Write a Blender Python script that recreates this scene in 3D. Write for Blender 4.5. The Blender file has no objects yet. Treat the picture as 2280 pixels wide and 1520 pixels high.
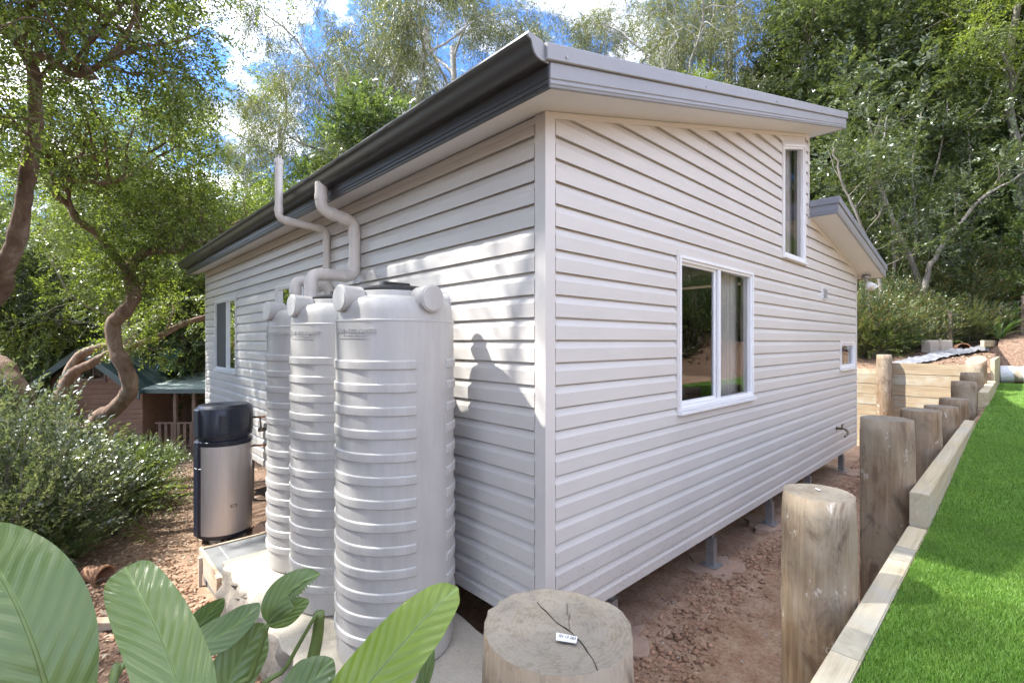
import bpy, bmesh, math, random
import numpy as np
from mathutils import Vector, Matrix

# ------------------------------------------------------------------ camera, sky, sun, exposure
sc = bpy.context.scene
COL = sc.collection
CAM = np.array([-1.843, -1.706, 1.887])
HEAD = math.radians(46.74)                      # heading of the lens, from +X
FW = np.array([math.cos(HEAD), math.sin(HEAD), 0.0])
RT = np.array([math.sin(HEAD), -math.cos(HEAD), 0.0])
UP = np.array([0, 0, 1.0])
cam = bpy.data.cameras.new("camera")
cam.sensor_width = 36.0
cam.lens = 36.0 * 1071.0 / 2280.0
cam.clip_start = 0.05
cam.clip_end = 900
camo = bpy.data.objects.new("camera", cam)
COL.objects.link(camo)
camo.location = CAM
camo.rotation_euler = (math.pi / 2, 0, HEAD - math.pi / 2)
sc.camera = camo

SUN_AZ, SUN_EL = 133.0, 50.0                    # azimuth counter-clockwise from +X
w = bpy.data.worlds.new("World"); sc.world = w; w.use_nodes = True
nt = w.node_tree
bg = nt.nodes["Background"]
sky = nt.nodes.new("ShaderNodeTexSky")
sky.sky_type = 'NISHITA'; sky.sun_disc = False
sky.sun_elevation = math.radians(SUN_EL)
sky.sun_rotation = math.radians(90 - SUN_AZ)
sky.air_density = 1.3; sky.dust_density = 0.5; sky.ozone_density = 4.0
tc = nt.nodes.new("ShaderNodeTexCoord")
sep = nt.nodes.new("ShaderNodeSeparateXYZ")
nt.links.new(tc.outputs["Generated"], sep.inputs[0])
mxz = nt.nodes.new("ShaderNodeMath"); mxz.operation = 'MAXIMUM'; mxz.inputs[1].default_value = 0.0
nt.links.new(sep.outputs["Z"], mxz.inputs[0])
adz = nt.nodes.new("ShaderNodeMath"); adz.operation = 'ADD'; adz.inputs[1].default_value = 0.25
nt.links.new(mxz.outputs[0], adz.inputs[0])
dv = nt.nodes.new("ShaderNodeVectorMath"); dv.operation = 'DIVIDE'
cmb = nt.nodes.new("ShaderNodeCombineXYZ")
for i in range(3): nt.links.new(adz.outputs[0], cmb.inputs[i])
nt.links.new(tc.outputs["Generated"], dv.inputs[0]); nt.links.new(cmb.outputs[0], dv.inputs[1])
nz = nt.nodes.new("ShaderNodeTexNoise"); nz.inputs["Scale"].default_value = 3.2
nz.inputs["Detail"].default_value = 7; nz.inputs["Roughness"].default_value = 0.62
cl = nt.nodes.new("ShaderNodeMapping"); cl.inputs["Location"].default_value = (3.1, 2, 0)
nt.links.new(dv.outputs[0], cl.inputs[0]); nt.links.new(cl.outputs[0], nz.inputs["Vector"])
rmp = nt.nodes.new("ShaderNodeValToRGB")
rmp.color_ramp.elements[0].position = 0.47; rmp.color_ramp.elements[0].color = (0, 0, 0, 1)
rmp.color_ramp.elements[1].position = 0.72; rmp.color_ramp.elements[1].color = (1, 1, 1, 1)
nt.links.new(nz.outputs["Fac"], rmp.inputs[0])
mix = nt.nodes.new("ShaderNodeMix"); mix.data_type = 'RGBA'
nt.links.new(rmp.outputs[0], mix.inputs["Factor"])
dim = nt.nodes.new("ShaderNodeMix"); dim.data_type = 'RGBA'; dim.blend_type = 'MULTIPLY'; dim.inputs["Factor"].default_value = 1.0
dim.inputs["B"].default_value = (0.17, 0.25, 0.40, 1)
nt.links.new(sky.outputs[0], dim.inputs["A"])
nt.links.new(dim.outputs["Result"], mix.inputs["A"])
mix.inputs["B"].default_value = (10.2, 9.9, 9.5, 1)      # sunlit cloud
nt.links.new(mix.outputs["Result"], bg.inputs[0])
bg.inputs[1].default_value = 0.15

sun = bpy.data.lights.new("sun", 'SUN'); sun.energy = 2.0; sun.angle = math.radians(0.9)
sun.color = (1.0, 0.96, 0.90)
suno = bpy.data.objects.new("sun", sun); COL.objects.link(suno)
_sd = Vector((math.cos(math.radians(SUN_EL)) * math.cos(math.radians(SUN_AZ)),
              math.cos(math.radians(SUN_EL)) * math.sin(math.radians(SUN_AZ)), math.sin(math.radians(SUN_EL))))
suno.rotation_euler = _sd.to_track_quat('Z', 'Y').to_euler()
suno.location = _sd * 60
vs = sc.view_settings
vs.view_transform = 'Standard'; vs.look = 'None'; vs.gamma = 1.0; vs.use_curve_mapping = False
vs.exposure = 2.72
sc.cycles.max_bounces = 8; sc.cycles.diffuse_bounces = 4; sc.cycles.transparent_max_bounces = 12

rng = np.random.default_rng(7)
PI = math.pi

def at(px, py, D):
    "world point on the line of sight through a photo pixel at depth D"
    return CAM + (FW + RT * (px - 1140) / 1071.0 + UP * (760 - py) / 1071.0) * D

# ------------------------------------------------------------------ helpers
def link(o, parent=None):
    COL.objects.link(o)
    if parent is not None: o.parent = parent
    return o

def tag(o, label=None, cat=None, group=None, kind=None):
    if label: o["label"] = label
    if cat: o["category"] = cat
    if group: o["group"] = group
    if kind: o["kind"] = kind
    return o

def thing(name, label, cat, loc=(0, 0, 0), rz=0.0, group=None):
    o = bpy.data.objects.new(name, None); o.empty_display_size = 0.2
    o.location = loc; o.rotation_euler = (0, 0, rz)
    link(o); return tag(o, label, cat, group)

def obj(name, me, mat, parent=None, loc=None, rot=None, smooth=False):
    o = bpy.data.objects.new(name, me)
    if mat is not None and not me.materials: me.materials.append(mat)
    if loc is not None: o.location = loc
    if rot is not None: o.rotation_euler = rot
    if smooth and len(me.polygons): me.polygons.foreach_set("use_smooth", [True] * len(me.polygons))
    return link(o, parent)

def inst(name, src, parent=None, loc=(0, 0, 0), rot=(0, 0, 0), scale=(1, 1, 1)):
    o = bpy.data.objects.new(name, src); o.location = loc; o.rotation_euler = rot; o.scale = scale
    return link(o, parent)

def mesh_np(name, verts, faces):
    "fast mesh from (N,3) verts and (M,k) faces, k fixed"
    verts = np.ascontiguousarray(verts, dtype=np.float32); faces = np.ascontiguousarray(faces, dtype=np.int32)
    me = bpy.data.meshes.new(name); k = faces.shape[1]
    me.vertices.add(len(verts)); me.vertices.foreach_set("co", verts.ravel())
    me.loops.add(faces.size); me.loops.foreach_set("vertex_index", faces.ravel())
    me.polygons.add(len(faces))
    me.polygons.foreach_set("loop_start", np.arange(len(faces), dtype=np.int32) * k)
    me.polygons.foreach_set("loop_total", np.full(len(faces), k, dtype=np.int32))
    me.update(calc_edges=True)
    return me

def mesh_py(name, v, f):
    me = bpy.data.meshes.new(name); me.from_pydata([tuple(p) for p in v], [], f); me.update(); return me

class MB:
    "collects boxes, tubes, lathes and prisms into one mesh"
    def __init__(s): s.v = []; s.f = []
    def add(s, v, f):
        n = len(s.v); s.v += [tuple(p) for p in v]; s.f += [tuple(i + n for i in q) for q in f]; return s
    def box(s, x0, x1, y0, y1, z0, z1, M=None):
        v = [(x0, y0, z0), (x1, y0, z0), (x1, y1, z0), (x0, y1, z0), (x0, y0, z1), (x1, y0, z1), (x1, y1, z1), (x0, y1, z1)]
        if M is not None: v = [M @ Vector(p) for p in v]
        return s.add(v, [(0, 3, 2, 1), (4, 5, 6, 7), (0, 1, 5, 4), (1, 2, 6, 5), (2, 3, 7, 6), (3, 0, 4, 7)])
    def tube(s, pts, r, n=8, caps=True):
        v, f = tube(pts, r, n, caps); return s.add(v, f)
    def lathe(s, prof, n=32, c=(0, 0), a0=0.0, a1=2 * PI):
        full = abs(a1 - a0 - 2 * PI) < 1e-6; m = n if full else n + 1; v = []; f = []
        for (r, z) in prof:
            for i in range(m):
                a = a0 + (a1 - a0) * i / n
                v.append((c[0] + r * math.cos(a), c[1] + r * math.sin(a), z))
        for j in range(len(prof) - 1):
            for i in range(n):
                i2 = (i + 1) % m
                f.append((j * m + i, j * m + i2, (j + 1) * m + i2, (j + 1) * m + i))
        return s.add(v, f)
    def prism(s, poly, axis, a, b):
        "extrude a closed 2-D polygon along axis from a to b (a, b may be functions of the polygon point)"
        n = len(poly)
        def P(p, t):
            t = t(p) if callable(t) else t
            return {'x': (t, p[0], p[1]), 'y': (p[0], t, p[1]), 'z': (p[0], p[1], t)}[axis]
        v = [P(p, a) for p in poly] + [P(p, b) for p in poly]
        f = [tuple(range(n))[::-1], tuple(range(n, 2 * n))] + [(i, (i + 1) % n, n + (i + 1) % n, n + i) for i in range(n)]
        return s.add(v, f)
    def mesh(s, name): return mesh_py(name, s.v, s.f)
    def build(s, name, mat, parent=None, smooth=False, bevel=0.0, auto=None):
        me = s.mesh(name)
        if bevel:
            bm = bmesh.new(); bm.from_mesh(me)
            bmesh.ops.bevel(bm, geom=bm.edges[:], offset=bevel, segments=1, affect='EDGES', profile=0.7)
            bm.to_mesh(me); bm.free()
        o = obj(name, me, mat, parent, smooth=smooth)
        if auto is not None: sharp(me, auto)
        return o

def sharp(me, deg):
    "smooth shading with sharp edges above an angle"
    bm = bmesh.new(); bm.from_mesh(me); bmesh.ops.remove_doubles(bm, verts=bm.verts[:], dist=1e-6)
    bmesh.ops.recalc_face_normals(bm, faces=bm.faces[:])
    lim = math.radians(deg)
    for f in bm.faces: f.smooth = True
    for e in bm.edges:
        if len(e.link_faces) == 2: e.smooth = e.calc_face_angle(0) < lim
    bm.to_mesh(me); bm.free()

def frames(pts):
    P = np.asarray(pts, float); T = np.gradient(P, axis=0)
    T /= np.linalg.norm(T, axis=1)[:, None] + 1e-12
    a = np.array([0, 0, 1.0]) if abs(T[0][2]) < 0.9 else np.array([1.0, 0, 0])
    N = []; n = np.cross(T[0], a); n /= np.linalg.norm(n)
    for t in T:
        n = n - t * (n @ t); n /= np.linalg.norm(n) + 1e-12; N.append(n)
    N = np.array(N); return P, T, N, np.cross(T, N)

def tube(pts, r, n=8, caps=True):
    P, T, N, B = frames(pts); m = len(P); r = np.full(m, r) if np.isscalar(r) else np.asarray(r, float)
    a = np.arange(n) * 2 * PI / n
    V = (P[:, None, :] + r[:, None, None] * (np.cos(a)[None, :, None] * N[:, None, :] + np.sin(a)[None, :, None] * B[:, None, :])).reshape(-1, 3)
    F = []
    for j in range(m - 1):
        for i in range(n):
            F.append((j * n + i, j * n + (i + 1) % n, (j + 1) * n + (i + 1) % n, (j + 1) * n + i))
    if caps: F += [tuple(range(n))[::-1], tuple(range((m - 1) * n, m * n))]
    return [tuple(p) for p in V], F

def curve(pts, n=6):
    "Catmull-Rom through points"
    P = np.asarray(pts, float); P = np.vstack([2 * P[0] - P[1], P, 2 * P[-1] - P[-2]]); out = []
    for i in range(1, len(P) - 2):
        for t in np.linspace(0, 1, n, endpoint=False):
            a, b, c, d = P[i - 1:i + 3]
            out.append(0.5 * ((2 * b) + (c - a) * t + (2 * a - 5 * b + 4 * c - d) * t * t + (-a + 3 * b - 3 * c + d) * t ** 3))
    out.append(P[-2]); return np.array(out)

def elbow(pts, rad=0.08, n=5):
    "polyline with rounded corners"
    P = [np.asarray(p, float) for p in pts]; out = [P[0]]
    for a, b, c in zip(P, P[1:], P[2:]):
        u = (a - b) / np.linalg.norm(a - b); v = (c - b) / np.linalg.norm(c - b)
        k = min(rad, 0.45 * np.linalg.norm(a - b), 0.45 * np.linalg.norm(c - b))
        p, q = b + u * k, b + v * k
        for t in np.linspace(0, 1, n): out.append((1 - t) ** 2 * p + 2 * t * (1 - t) * b + t * t * q)
    out.append(P[-1]); return np.array(out)

# ------------------------------------------------------------------ materials
def _n(t, kind, **kw):
    n = t.nodes.new(kind)
    for k, v in kw.items(): setattr(n, k, v)
    return n

def noise(t, scale=5, detail=4, rough=0.55, vec=(1, 1, 1), coord="Object", dist=0.0):
    c = _n(t, "ShaderNodeTexCoord"); m = _n(t, "ShaderNodeMapping"); m.inputs["Scale"].default_value = vec
    n = _n(t, "ShaderNodeTexNoise"); n.inputs["Scale"].default_value = scale
    n.inputs["Detail"].default_value = detail; n.inputs["Roughness"].default_value = rough
    n.inputs["Distortion"].default_value = dist
    src = c.outputs[coord]
    if coord == "Object" and OFFSET[0]:      # every object gets its own patch of the pattern
        oi = _n(t, "ShaderNodeObjectInfo"); k = _n(t, "ShaderNodeMath", operation='MULTIPLY'); k.inputs[1].default_value = 37.0
        ad = _n(t, "ShaderNodeVectorMath", operation='ADD'); t.links.new(oi.outputs["Random"], k.inputs[0]); t.links.new(src, ad.inputs[0]); t.links.new(k.outputs[0], ad.inputs[1]); src = ad.outputs[0]
    t.links.new(src, m.inputs[0]); t.links.new(m.outputs[0], n.inputs["Vector"])
    return n.outputs["Fac"]
OFFSET = [False]

def ramp(t, fac, stops):
    r = _n(t, "ShaderNodeValToRGB"); e = r.color_ramp.elements
    while len(e) < len(stops): e.new(0.5)
    for x, (p, c) in zip(e, stops):
        x.position = p; x.color = (*c, 1) if len(c) == 3 else c
    t.links.new(fac, r.inputs[0]); return r.outputs[0]

def mixc(t, fac, a, b, mode='MIX'):
    m = _n(t, "ShaderNodeMix", data_type='RGBA', blend_type=mode)
    for key, x in (("Factor", fac), ("A", a), ("B", b)):
        if hasattr(x, "is_linked") or hasattr(x, "links"): t.links.new(x, m.inputs[key])
        elif key == "Factor": m.inputs[key].default_value = x
        else: m.inputs[key].default_value = (*x, 1)
    return m.outputs["Result"]

def base(name, rough=0.6, spec=0.5, metal=0.0):
    m = bpy.data.materials.new(name); m.use_nodes = True; t = m.node_tree
    b = t.nodes["Principled BSDF"]; b.inputs["Roughness"].default_value = rough
    b.inputs["Specular IOR Level"].default_value = spec; b.inputs["Metallic"].default_value = metal
    return m, t, b

def bump(t, b, h, strength=0.3, dist=0.01):
    n = _n(t, "ShaderNodeBump"); n.inputs["Strength"].default_value = strength; n.inputs["Distance"].default_value = dist
    t.links.new(h, n.inputs["Height"]); t.links.new(n.outputs[0], b.inputs["Normal"]); return n

def plain(name, c, rough=0.5, var=0.06, scale=4.0, spec=0.5, metal=0.0, bmp=0.0, bscale=60, bdist=0.004, vec=(1, 1, 1)):
    m, t, b = base(name, rough, spec, metal)
    lo = tuple(x * (1 - var) for x in c); hi = tuple(min(1, x * (1 + var)) for x in c)
    t.links.new(ramp(t, noise(t, scale, 5, 0.6, vec), [(0.3, lo), (0.7, hi)]), b.inputs["Base Color"])
    if bmp: bump(t, b, noise(t, bscale, 4, 0.6, vec), bmp, bdist)
    return m

def leafmat(name, cols, rough=0.45, trans=0.35, spec=0.4, vary=0):
    m, t, b = base(name, rough, spec)
    g = _n(t, "ShaderNodeNewGeometry")
    c = ramp(t, g.outputs["Random Per Island"], [(i / (len(cols) - 1), x) for i, x in enumerate(cols)])
    if vary: c = mixc(t, 1.0, c, ramp(t, noise(t, vary, 5, 0.65), [(0.32, (0.80, 0.80, 0.85)), (0.52, (1, 1, 1)), (0.72, (1.22, 1.10, 1.15))]), 'MULTIPLY')
    t.links.new(c, b.inputs["Base Color"])
    tr = _n(t, "ShaderNodeBsdfTranslucent")
    t.links.new(mixc(t, 1.0, c, (1.45, 1.5, 0.65), 'MULTIPLY'), tr.inputs["Color"])
    mx = _n(t, "ShaderNodeMixShader"); mx.inputs[0].default_value = trans
    t.links.new(b.outputs[0], mx.inputs[1]); t.links.new(tr.outputs[0], mx.inputs[2])
    t.links.new(mx.outputs[0], t.nodes["Material Output"].inputs["Surface"])
    return m

def barkmat(name, a, b_, c, scale=6, vec=(1, 1, 0.35), bmp=0.6, bdist=0.02):
    m, t, b = base(name, 0.85, 0.2)
    f = noise(t, scale, 7, 0.65, vec, dist=0.6)
    t.links.new(ramp(t, f, [(0.3, a), (0.5, b_), (0.72, c)]), b.inputs["Base Color"])
    bump(t, b, noise(t, scale * 4, 6, 0.7, vec), bmp, bdist); return m

def sidingmat():
    m, t, b = base("vinyl siding", 0.42, 0.45)
    f = noise(t, 0.9, 4, 0.6)
    c = ramp(t, f, [(0.3, (0.60, 0.575, 0.54)), (0.7, (0.65, 0.625, 0.59))])
    g = noise(t, 1.0, 6, 0.65, (4, 4, 170))
    c = mixc(t, 0.5, c, ramp(t, g, [(0.35, (0.9, 0.9, 0.9)), (0.65, (1, 1, 1))]), 'MULTIPLY')
    sp = ramp(t, noise(t, 26, 3, 0.7), [(0.70, (1, 1, 1)), (0.80, (0.80, 0.74, 0.68))])
    c = mixc(t, 0.6, c, sp, 'MULTIPLY')
    dz = ramp(t, noise(t, 75, 3, 0.6), [(0.60, (0, 0, 0)), (0.68, (1, 1, 1))])
    tcn = _n(t, "ShaderNodeTexCoord"); sz = _n(t, "ShaderNodeSeparateXYZ"); t.links.new(tcn.outputs["Object"], sz.inputs[0])
    mr = _n(t, "ShaderNodeMapRange"); mr.inputs["From Min"].default_value = 0.95; mr.inputs["From Max"].default_value = 0.36; mr.inputs["To Max"].default_value = 0.7
    t.links.new(sz.outputs["Z"], mr.inputs["Value"])
    mm = _n(t, "ShaderNodeMath", operation='MULTIPLY'); t.links.new(dz, mm.inputs[0]); t.links.new(mr.outputs[0], mm.inputs[1])
    c = mixc(t, mm.outputs[0], c, (0.30, 0.23, 0.18))
    oi = _n(t, "ShaderNodeObjectInfo"); c = mixc(t, 1.0, c, ramp(t, oi.outputs["Random"], [(0.0, (0.965, 0.965, 0.965)), (1.0, (1.0, 1.0, 1.0))]), 'MULTIPLY')
    t.links.new(c, b.inputs["Base Color"]); bump(t, b, g, 0.5, 0.0012); return m

def woodmat(name, lo, mid, hi, vec, scale=3.0, stain=(0.12, 0.09, 0.07), stain_at=(0.60, 0.74), grey=(0.42, 0.41, 0.38), bmp=0.5):
    "timber: grain stretched along one axis, blotchy stains and weathering"
    m, t, b = base(name, 0.8, 0.2)
    g = noise(t, scale, 8, 0.7, vec, dist=0.8)
    c = ramp(t, g, [(0.28, lo), (0.5, mid), (0.72, hi)])
    s = ramp(t, noise(t, 5.5, 6, 0.7, dist=0.5), [(stain_at[0], (0, 0, 0)), (stain_at[1], (1, 1, 1))])
    c = mixc(t, s, c, stain)
    k = ramp(t, noise(t, 2.6, 5, 0.65), [(0.45, (0, 0, 0)), (0.66, (0.75, 0.75, 0.75))])
    c = mixc(t, k, c, grey)
    t.links.new(c, b.inputs["Base Color"]); bump(t, b, g, bmp, 0.006); return m

M = {}
M['siding'] = sidingmat()
M['trim'] = plain("vinyl trim", (0.615, 0.588, 0.555), 0.4, 0.03, 1.5)
M['soffit'] = plain("soffit paint", (0.68, 0.665, 0.655), 0.6, 0.03, 1.2)
M['gutter'] = plain("shade darkened grey steel", (0.05, 0.051, 0.054), 0.36, 0.06, 1.2)  # same paint as the barge, darkened for the shade on the left eave
M['barge'] = plain("grey steel barge", (0.27, 0.275, 0.285), 0.42, 0.05, 1.4)  # the gutter's paint again, lightened for the open sky light
M['barge_blue'] = plain("blue grey steel barge", (0.22, 0.235, 0.27), 0.42, 0.08, 1.4)
M['white'] = plain("white powder coat", (0.78, 0.79, 0.80), 0.35, 0.03, 3)
M['dark'] = plain("dark gap fill", (0.02, 0.02, 0.022), 0.5)
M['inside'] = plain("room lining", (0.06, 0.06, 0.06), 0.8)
M['curtain'] = plain("curtain cloth", (0.72, 0.72, 0.72), 0.9, 0.05, 8)
M['screen'] = plain("fly screen mesh", (0.030, 0.030, 0.032), 0.6)
M['pvc'] = plain("cream pvc pipe", (0.66, 0.61, 0.56), 0.38, 0.05, 5)
M['galv'] = plain("galvanised steel", (0.36, 0.36, 0.36), 0.45, 0.15, 14, metal=0.5)
M['plate'] = plain("dull nail plate", (0.33, 0.305, 0.235), 0.9, 0.2, 20, spec=0.15)
M['brass'] = plain("old brass", (0.19, 0.165, 0.12), 0.4, 0.25, 40, metal=0.7)
M['copper'] = plain("copper pipe", (0.45, 0.2, 0.11), 0.35, 0.15, 30, metal=0.9)
M['navy'] = plain("navy plastic", (0.020, 0.024, 0.038), 0.32, 0.08, 5)
M['black'] = plain("black plastic", (0.018, 0.018, 0.02), 0.45)
M['roof'] = plain("roof steel", (0.26, 0.265, 0.275), 0.4, 0.08, 2)

def tankmat():
    m, t, b = base("tank plastic", 0.42, 0.45)
    c = ramp(t, noise(t, 2.2, 6, 0.6), [(0.3, (0.42, 0.41, 0.395)), (0.7, (0.495, 0.485, 0.465))])
    # mud specks splashed near the foot
    sp = ramp(t, noise(t, 34, 2, 0.5), [(0.735, (0, 0, 0)), (0.76, (1, 1, 1))])
    tcn = _n(t, "ShaderNodeNewGeometry"); sp2 = _n(t, "ShaderNodeSeparateXYZ"); t.links.new(tcn.outputs["Position"], sp2.inputs[0])
    mr = _n(t, "ShaderNodeMapRange"); mr.inputs["From Min"].default_value = 0.86; mr.inputs["From Max"].default_value = 0.30
    t.links.new(sp2.outputs["Z"], mr.inputs["Value"])
    mm = _n(t, "ShaderNodeMath", operation='MULTIPLY'); t.links.new(sp, mm.inputs[0]); t.links.new(mr.outputs[0], mm.inputs[1])
    c = mixc(t, mm.outputs[0], c, (0.12, 0.11, 0.10))
    c = mixc(t, 0.8, c, ramp(t, noise(t, 3, 6, 0.7, (3, 3, 0.35)), [(0.35, (0.84, 0.83, 0.80)), (0.6, (1, 1, 1))]), 'MULTIPLY')
    t.links.new(c, b.inputs["Base Color"]); bump(t, b, noise(t, 7, 4, 0.5), 0.35, 0.006)
    b.inputs["Subsurface Weight"].default_value = 0.0
    return m
M['tank'] = tankmat()

def steelmat():
    m, t, b = base("brushed stainless", 0.40, 0.5, 0.45)
    g = noise(t, 4, 4, 0.6, (60, 60, 1.2))
    t.links.new(ramp(t, g, [(0.35, (0.56, 0.54, 0.515)), (0.65, (0.66, 0.64, 0.61))]), b.inputs["Base Color"])
    bump(t, b, g, 0.08, 0.001); return m
M['steel'] = steelmat()

def concretemat(name, lo, hi, agg=0.5):
    m, t, b = base(name, 0.9, 0.2)
    c = ramp(t, noise(t, 3.5, 8, 0.7), [(0.3, lo), (0.7, hi)])
    sp = ramp(t, noise(t, 120, 3, 0.7), [(0.36, (0.55, 0.5, 0.45)), (0.48, (1, 1, 1))])
    c = mixc(t, agg, c, sp, 'MULTIPLY')
    st = ramp(t, noise(t, 22, 4, 0.75), [(0.66, (1, 1, 1)), (0.74, (0.35, 0.28, 0.22))])
    c = mixc(t, 0.6, c, st, 'MULTIPLY')
    t.links.new(c, b.inputs["Base Color"]); bump(t, b, noise(t, 60, 6, 0.75), 0.7, 0.006); return m
M['concrete'] = concretemat("old concrete", (0.38, 0.345, 0.28), (0.49, 0.45, 0.375))
M['roughconcrete'] = concretemat("rough broken concrete edge", (0.20, 0.18, 0.15), (0.40, 0.36, 0.31), 0.9)
M['newconcrete'] = concretemat("fresh concrete", (0.17, 0.175, 0.175), (0.24, 0.245, 0.245), 0.25)
M['pad'] = concretemat("footing concrete", (0.32, 0.21, 0.15), (0.46, 0.34, 0.26))

def groundmat():
    m, t, b = base("soil", 0.95, 0.15)
    big = noise(t, 0.9, 6, 0.6)
    red = ramp(t, noise(t, 6, 9, 0.72), [(0.25, (0.20, 0.105, 0.065)), (0.42, (0.41, 0.255, 0.168)), (0.58, (0.51, 0.355, 0.245)), (0.76, (0.61, 0.475, 0.36))])
    red = mixc(t, 0.85, red, ramp(t, noise(t, 42, 7, 0.8), [(0.34, (0.45, 0.40, 0.36)), (0.50, (1, 1, 1)), (0.70, (1.25, 1.25, 1.25))]), 'MULTIPLY')
    damp = ramp(t, big, [(0.38, (1, 1, 1)), (0.52, (0, 0, 0))])
    red = mixc(t, mulf(t, damp, 0.22), red, (0.13, 0.075, 0.052))
    lit = ramp(t, noise(t, 28, 8, 0.8), [(0.3, (0.07, 0.045, 0.03)), (0.48, (0.17, 0.11, 0.078)), (0.62, (0.29, 0.205, 0.15)), (0.75, (0.42, 0.335, 0.26))])
    # leaf litter west of the slab and up the bank, bare red earth by the house
    tcn = _n(t, "ShaderNodeTexCoord"); sp = _n(t, "ShaderNodeSeparateXYZ"); t.links.new(tcn.outputs["Object"], sp.inputs[0])
    a = _n(t, "ShaderNodeMapRange"); a.inputs["From Min"].default_value = -0.8; a.inputs["From Max"].default_value = -1.6
    t.links.new(sp.outputs["X"], a.inputs["Value"])
    e = _n(t, "ShaderNodeMapRange"); e.inputs["From Min"].default_value = 9.3; e.inputs["From Max"].default_value = 9.9
    t.links.new(sp.outputs["X"], e.inputs["Value"])
    f = _n(t, "ShaderNodeMapRange"); f.inputs["From Min"].default_value = 3.0; f.inputs["From Max"].default_value = 6.0
    t.links.new(sp.outputs["Y"], f.inputs["Value"])
    s1 = _n(t, "ShaderNodeMath", operation='MAXIMUM'); t.links.new(a.outputs[0], s1.inputs[0]); t.links.new(e.outputs[0], s1.inputs[1])
    s2 = _n(t, "ShaderNodeMath", operation='MAXIMUM'); t.links.new(s1.outputs[0], s2.inputs[0]); t.links.new(f.outputs[0], s2.inputs[1])
    s3 = _n(t, "ShaderNodeMath", operation='MULTIPLY'); s3.inputs[1].default_value = 0.9; t.links.new(s2.outputs[0], s3.inputs[0])
    c = mixc(t, s3.outputs[0], red, lit)
    # moss and grass tinge far off
    g = _n(t, "ShaderNodeMapRange"); g.inputs["From Min"].default_value = 12; g.inputs["From Max"].default_value = 19
    t.links.new(sp.outputs["Y"], g.inputs["Value"])
    gm = _n(t, "ShaderNodeMath", operation='MULTIPLY'); t.links.new(g.outputs[0], gm.inputs[0])
    t.links.new(ramp(t, noise(t, 0.8, 5, 0.7), [(0.4, (0, 0, 0)), (0.6, (0.9, 0.9, 0.9))]), gm.inputs[1])
    c = mixc(t, gm.outputs[0], c, (0.17, 0.20, 0.07))
    t.links.new(c, b.inputs["Base Color"])
    h1 = noise(t, 14, 10, 0.75); h2 = noise(t, 85, 6, 0.75)
    hs = _n(t, "ShaderNodeMath", operation='MULTIPLY_ADD'); hs.inputs[1].default_value = 0.3; t.links.new(h2, hs.inputs[0]); t.links.new(h1, hs.inputs[2])
    bump(t, b, hs.outputs[0], 0.9, 0.035); return m
def mulf(t, x, k):
    m = _n(t, "ShaderNodeMath", operation='MULTIPLY'); m.inputs[1].default_value = k; t.links.new(x, m.inputs[0]); return m.outputs[0]
M['soil'] = groundmat()
M['clod'] = plain("soil clods", (0.37, 0.23, 0.155), 0.95, 0.55, 7, spec=0.1, bmp=0.8, bscale=60, bdist=0.01)
M['pebble'] = plain("pale stone chips", (0.58, 0.54, 0.50), 0.85, 0.2, 30, spec=0.2)
M['turf'] = plain("turf backing", (0.045, 0.11, 0.012), 0.95, 0.25, 20, spec=0.1)
M['blade'] = leafmat("turf blades", [(0.11, 0.21, 0.03), (0.18, 0.33, 0.06), (0.23, 0.41, 0.085), (0.34, 0.50, 0.16)], 0.45, 0.3, 0.5, vary=3.5)
M['litter'] = leafmat("dry leaf litter", [(0.10, 0.055, 0.03), (0.21, 0.13, 0.08), (0.34, 0.24, 0.16), (0.48, 0.40, 0.31)], 0.7, 0.1, 0.2)

OFFSET[0] = True
def logmat():
    m, t, b = base("weathered log", 0.82, 0.2)
    g = noise(t, 2.2, 8, 0.7, (16, 16, 0.7), dist=0.8)
    c = ramp(t, g, [(0.28, (0.10, 0.064, 0.038)), (0.46, (0.195, 0.132, 0.08)), (0.60, (0.265, 0.19, 0.12)), (0.76, (0.35, 0.275, 0.19))])
    k = ramp(t, noise(t, 3.2, 6, 0.65, (1, 1, 0.55)), [(0.40, (0, 0, 0)), (0.62, (0.7, 0.7, 0.7))]); c = mixc(t, k, c, (0.37, 0.325, 0.25))
    s = ramp(t, noise(t, 6.5, 7, 0.72, (1, 1, 0.5), dist=1.0), [(0.52, (0, 0, 0)), (0.66, (0.85, 0.85, 0.85))]); c = mixc(t, s, c, (0.115, 0.078, 0.058))
    w_ = ramp(t, noise(t, 15, 5, 0.7, (1, 1, 0.6)), [(0.63, (0, 0, 0)), (0.70, (0.8, 0.8, 0.8))]); c = mixc(t, w_, c, (0.60, 0.57, 0.52))
    d = ramp(t, noise(t, 11, 4, 0.7, (1, 1, 0.7)), [(0.68, (0, 0, 0)), (0.73, (1, 1, 1))]); c = mixc(t, d, c, (0.06, 0.045, 0.035))
    t.links.new(c, b.inputs["Base Color"]); bump(t, b, g, 0.7, 0.006); return m
M['post'] = logmat()
M['sleeper'] = woodmat("treated pine", (0.33, 0.27, 0.165), (0.46, 0.385, 0.25), (0.56, 0.48, 0.34), (0.7, 14, 14), 2.4,
                       stain=(0.22, 0.14, 0.08), stain_at=(0.66, 0.80), grey=(0.43, 0.42, 0.36))
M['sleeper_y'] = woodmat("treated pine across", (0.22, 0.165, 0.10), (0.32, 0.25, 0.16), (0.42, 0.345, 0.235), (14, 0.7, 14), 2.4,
                         stain=(0.20, 0.11, 0.06), stain_at=(0.60, 0.78), grey=(0.40, 0.40, 0.33))

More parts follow.
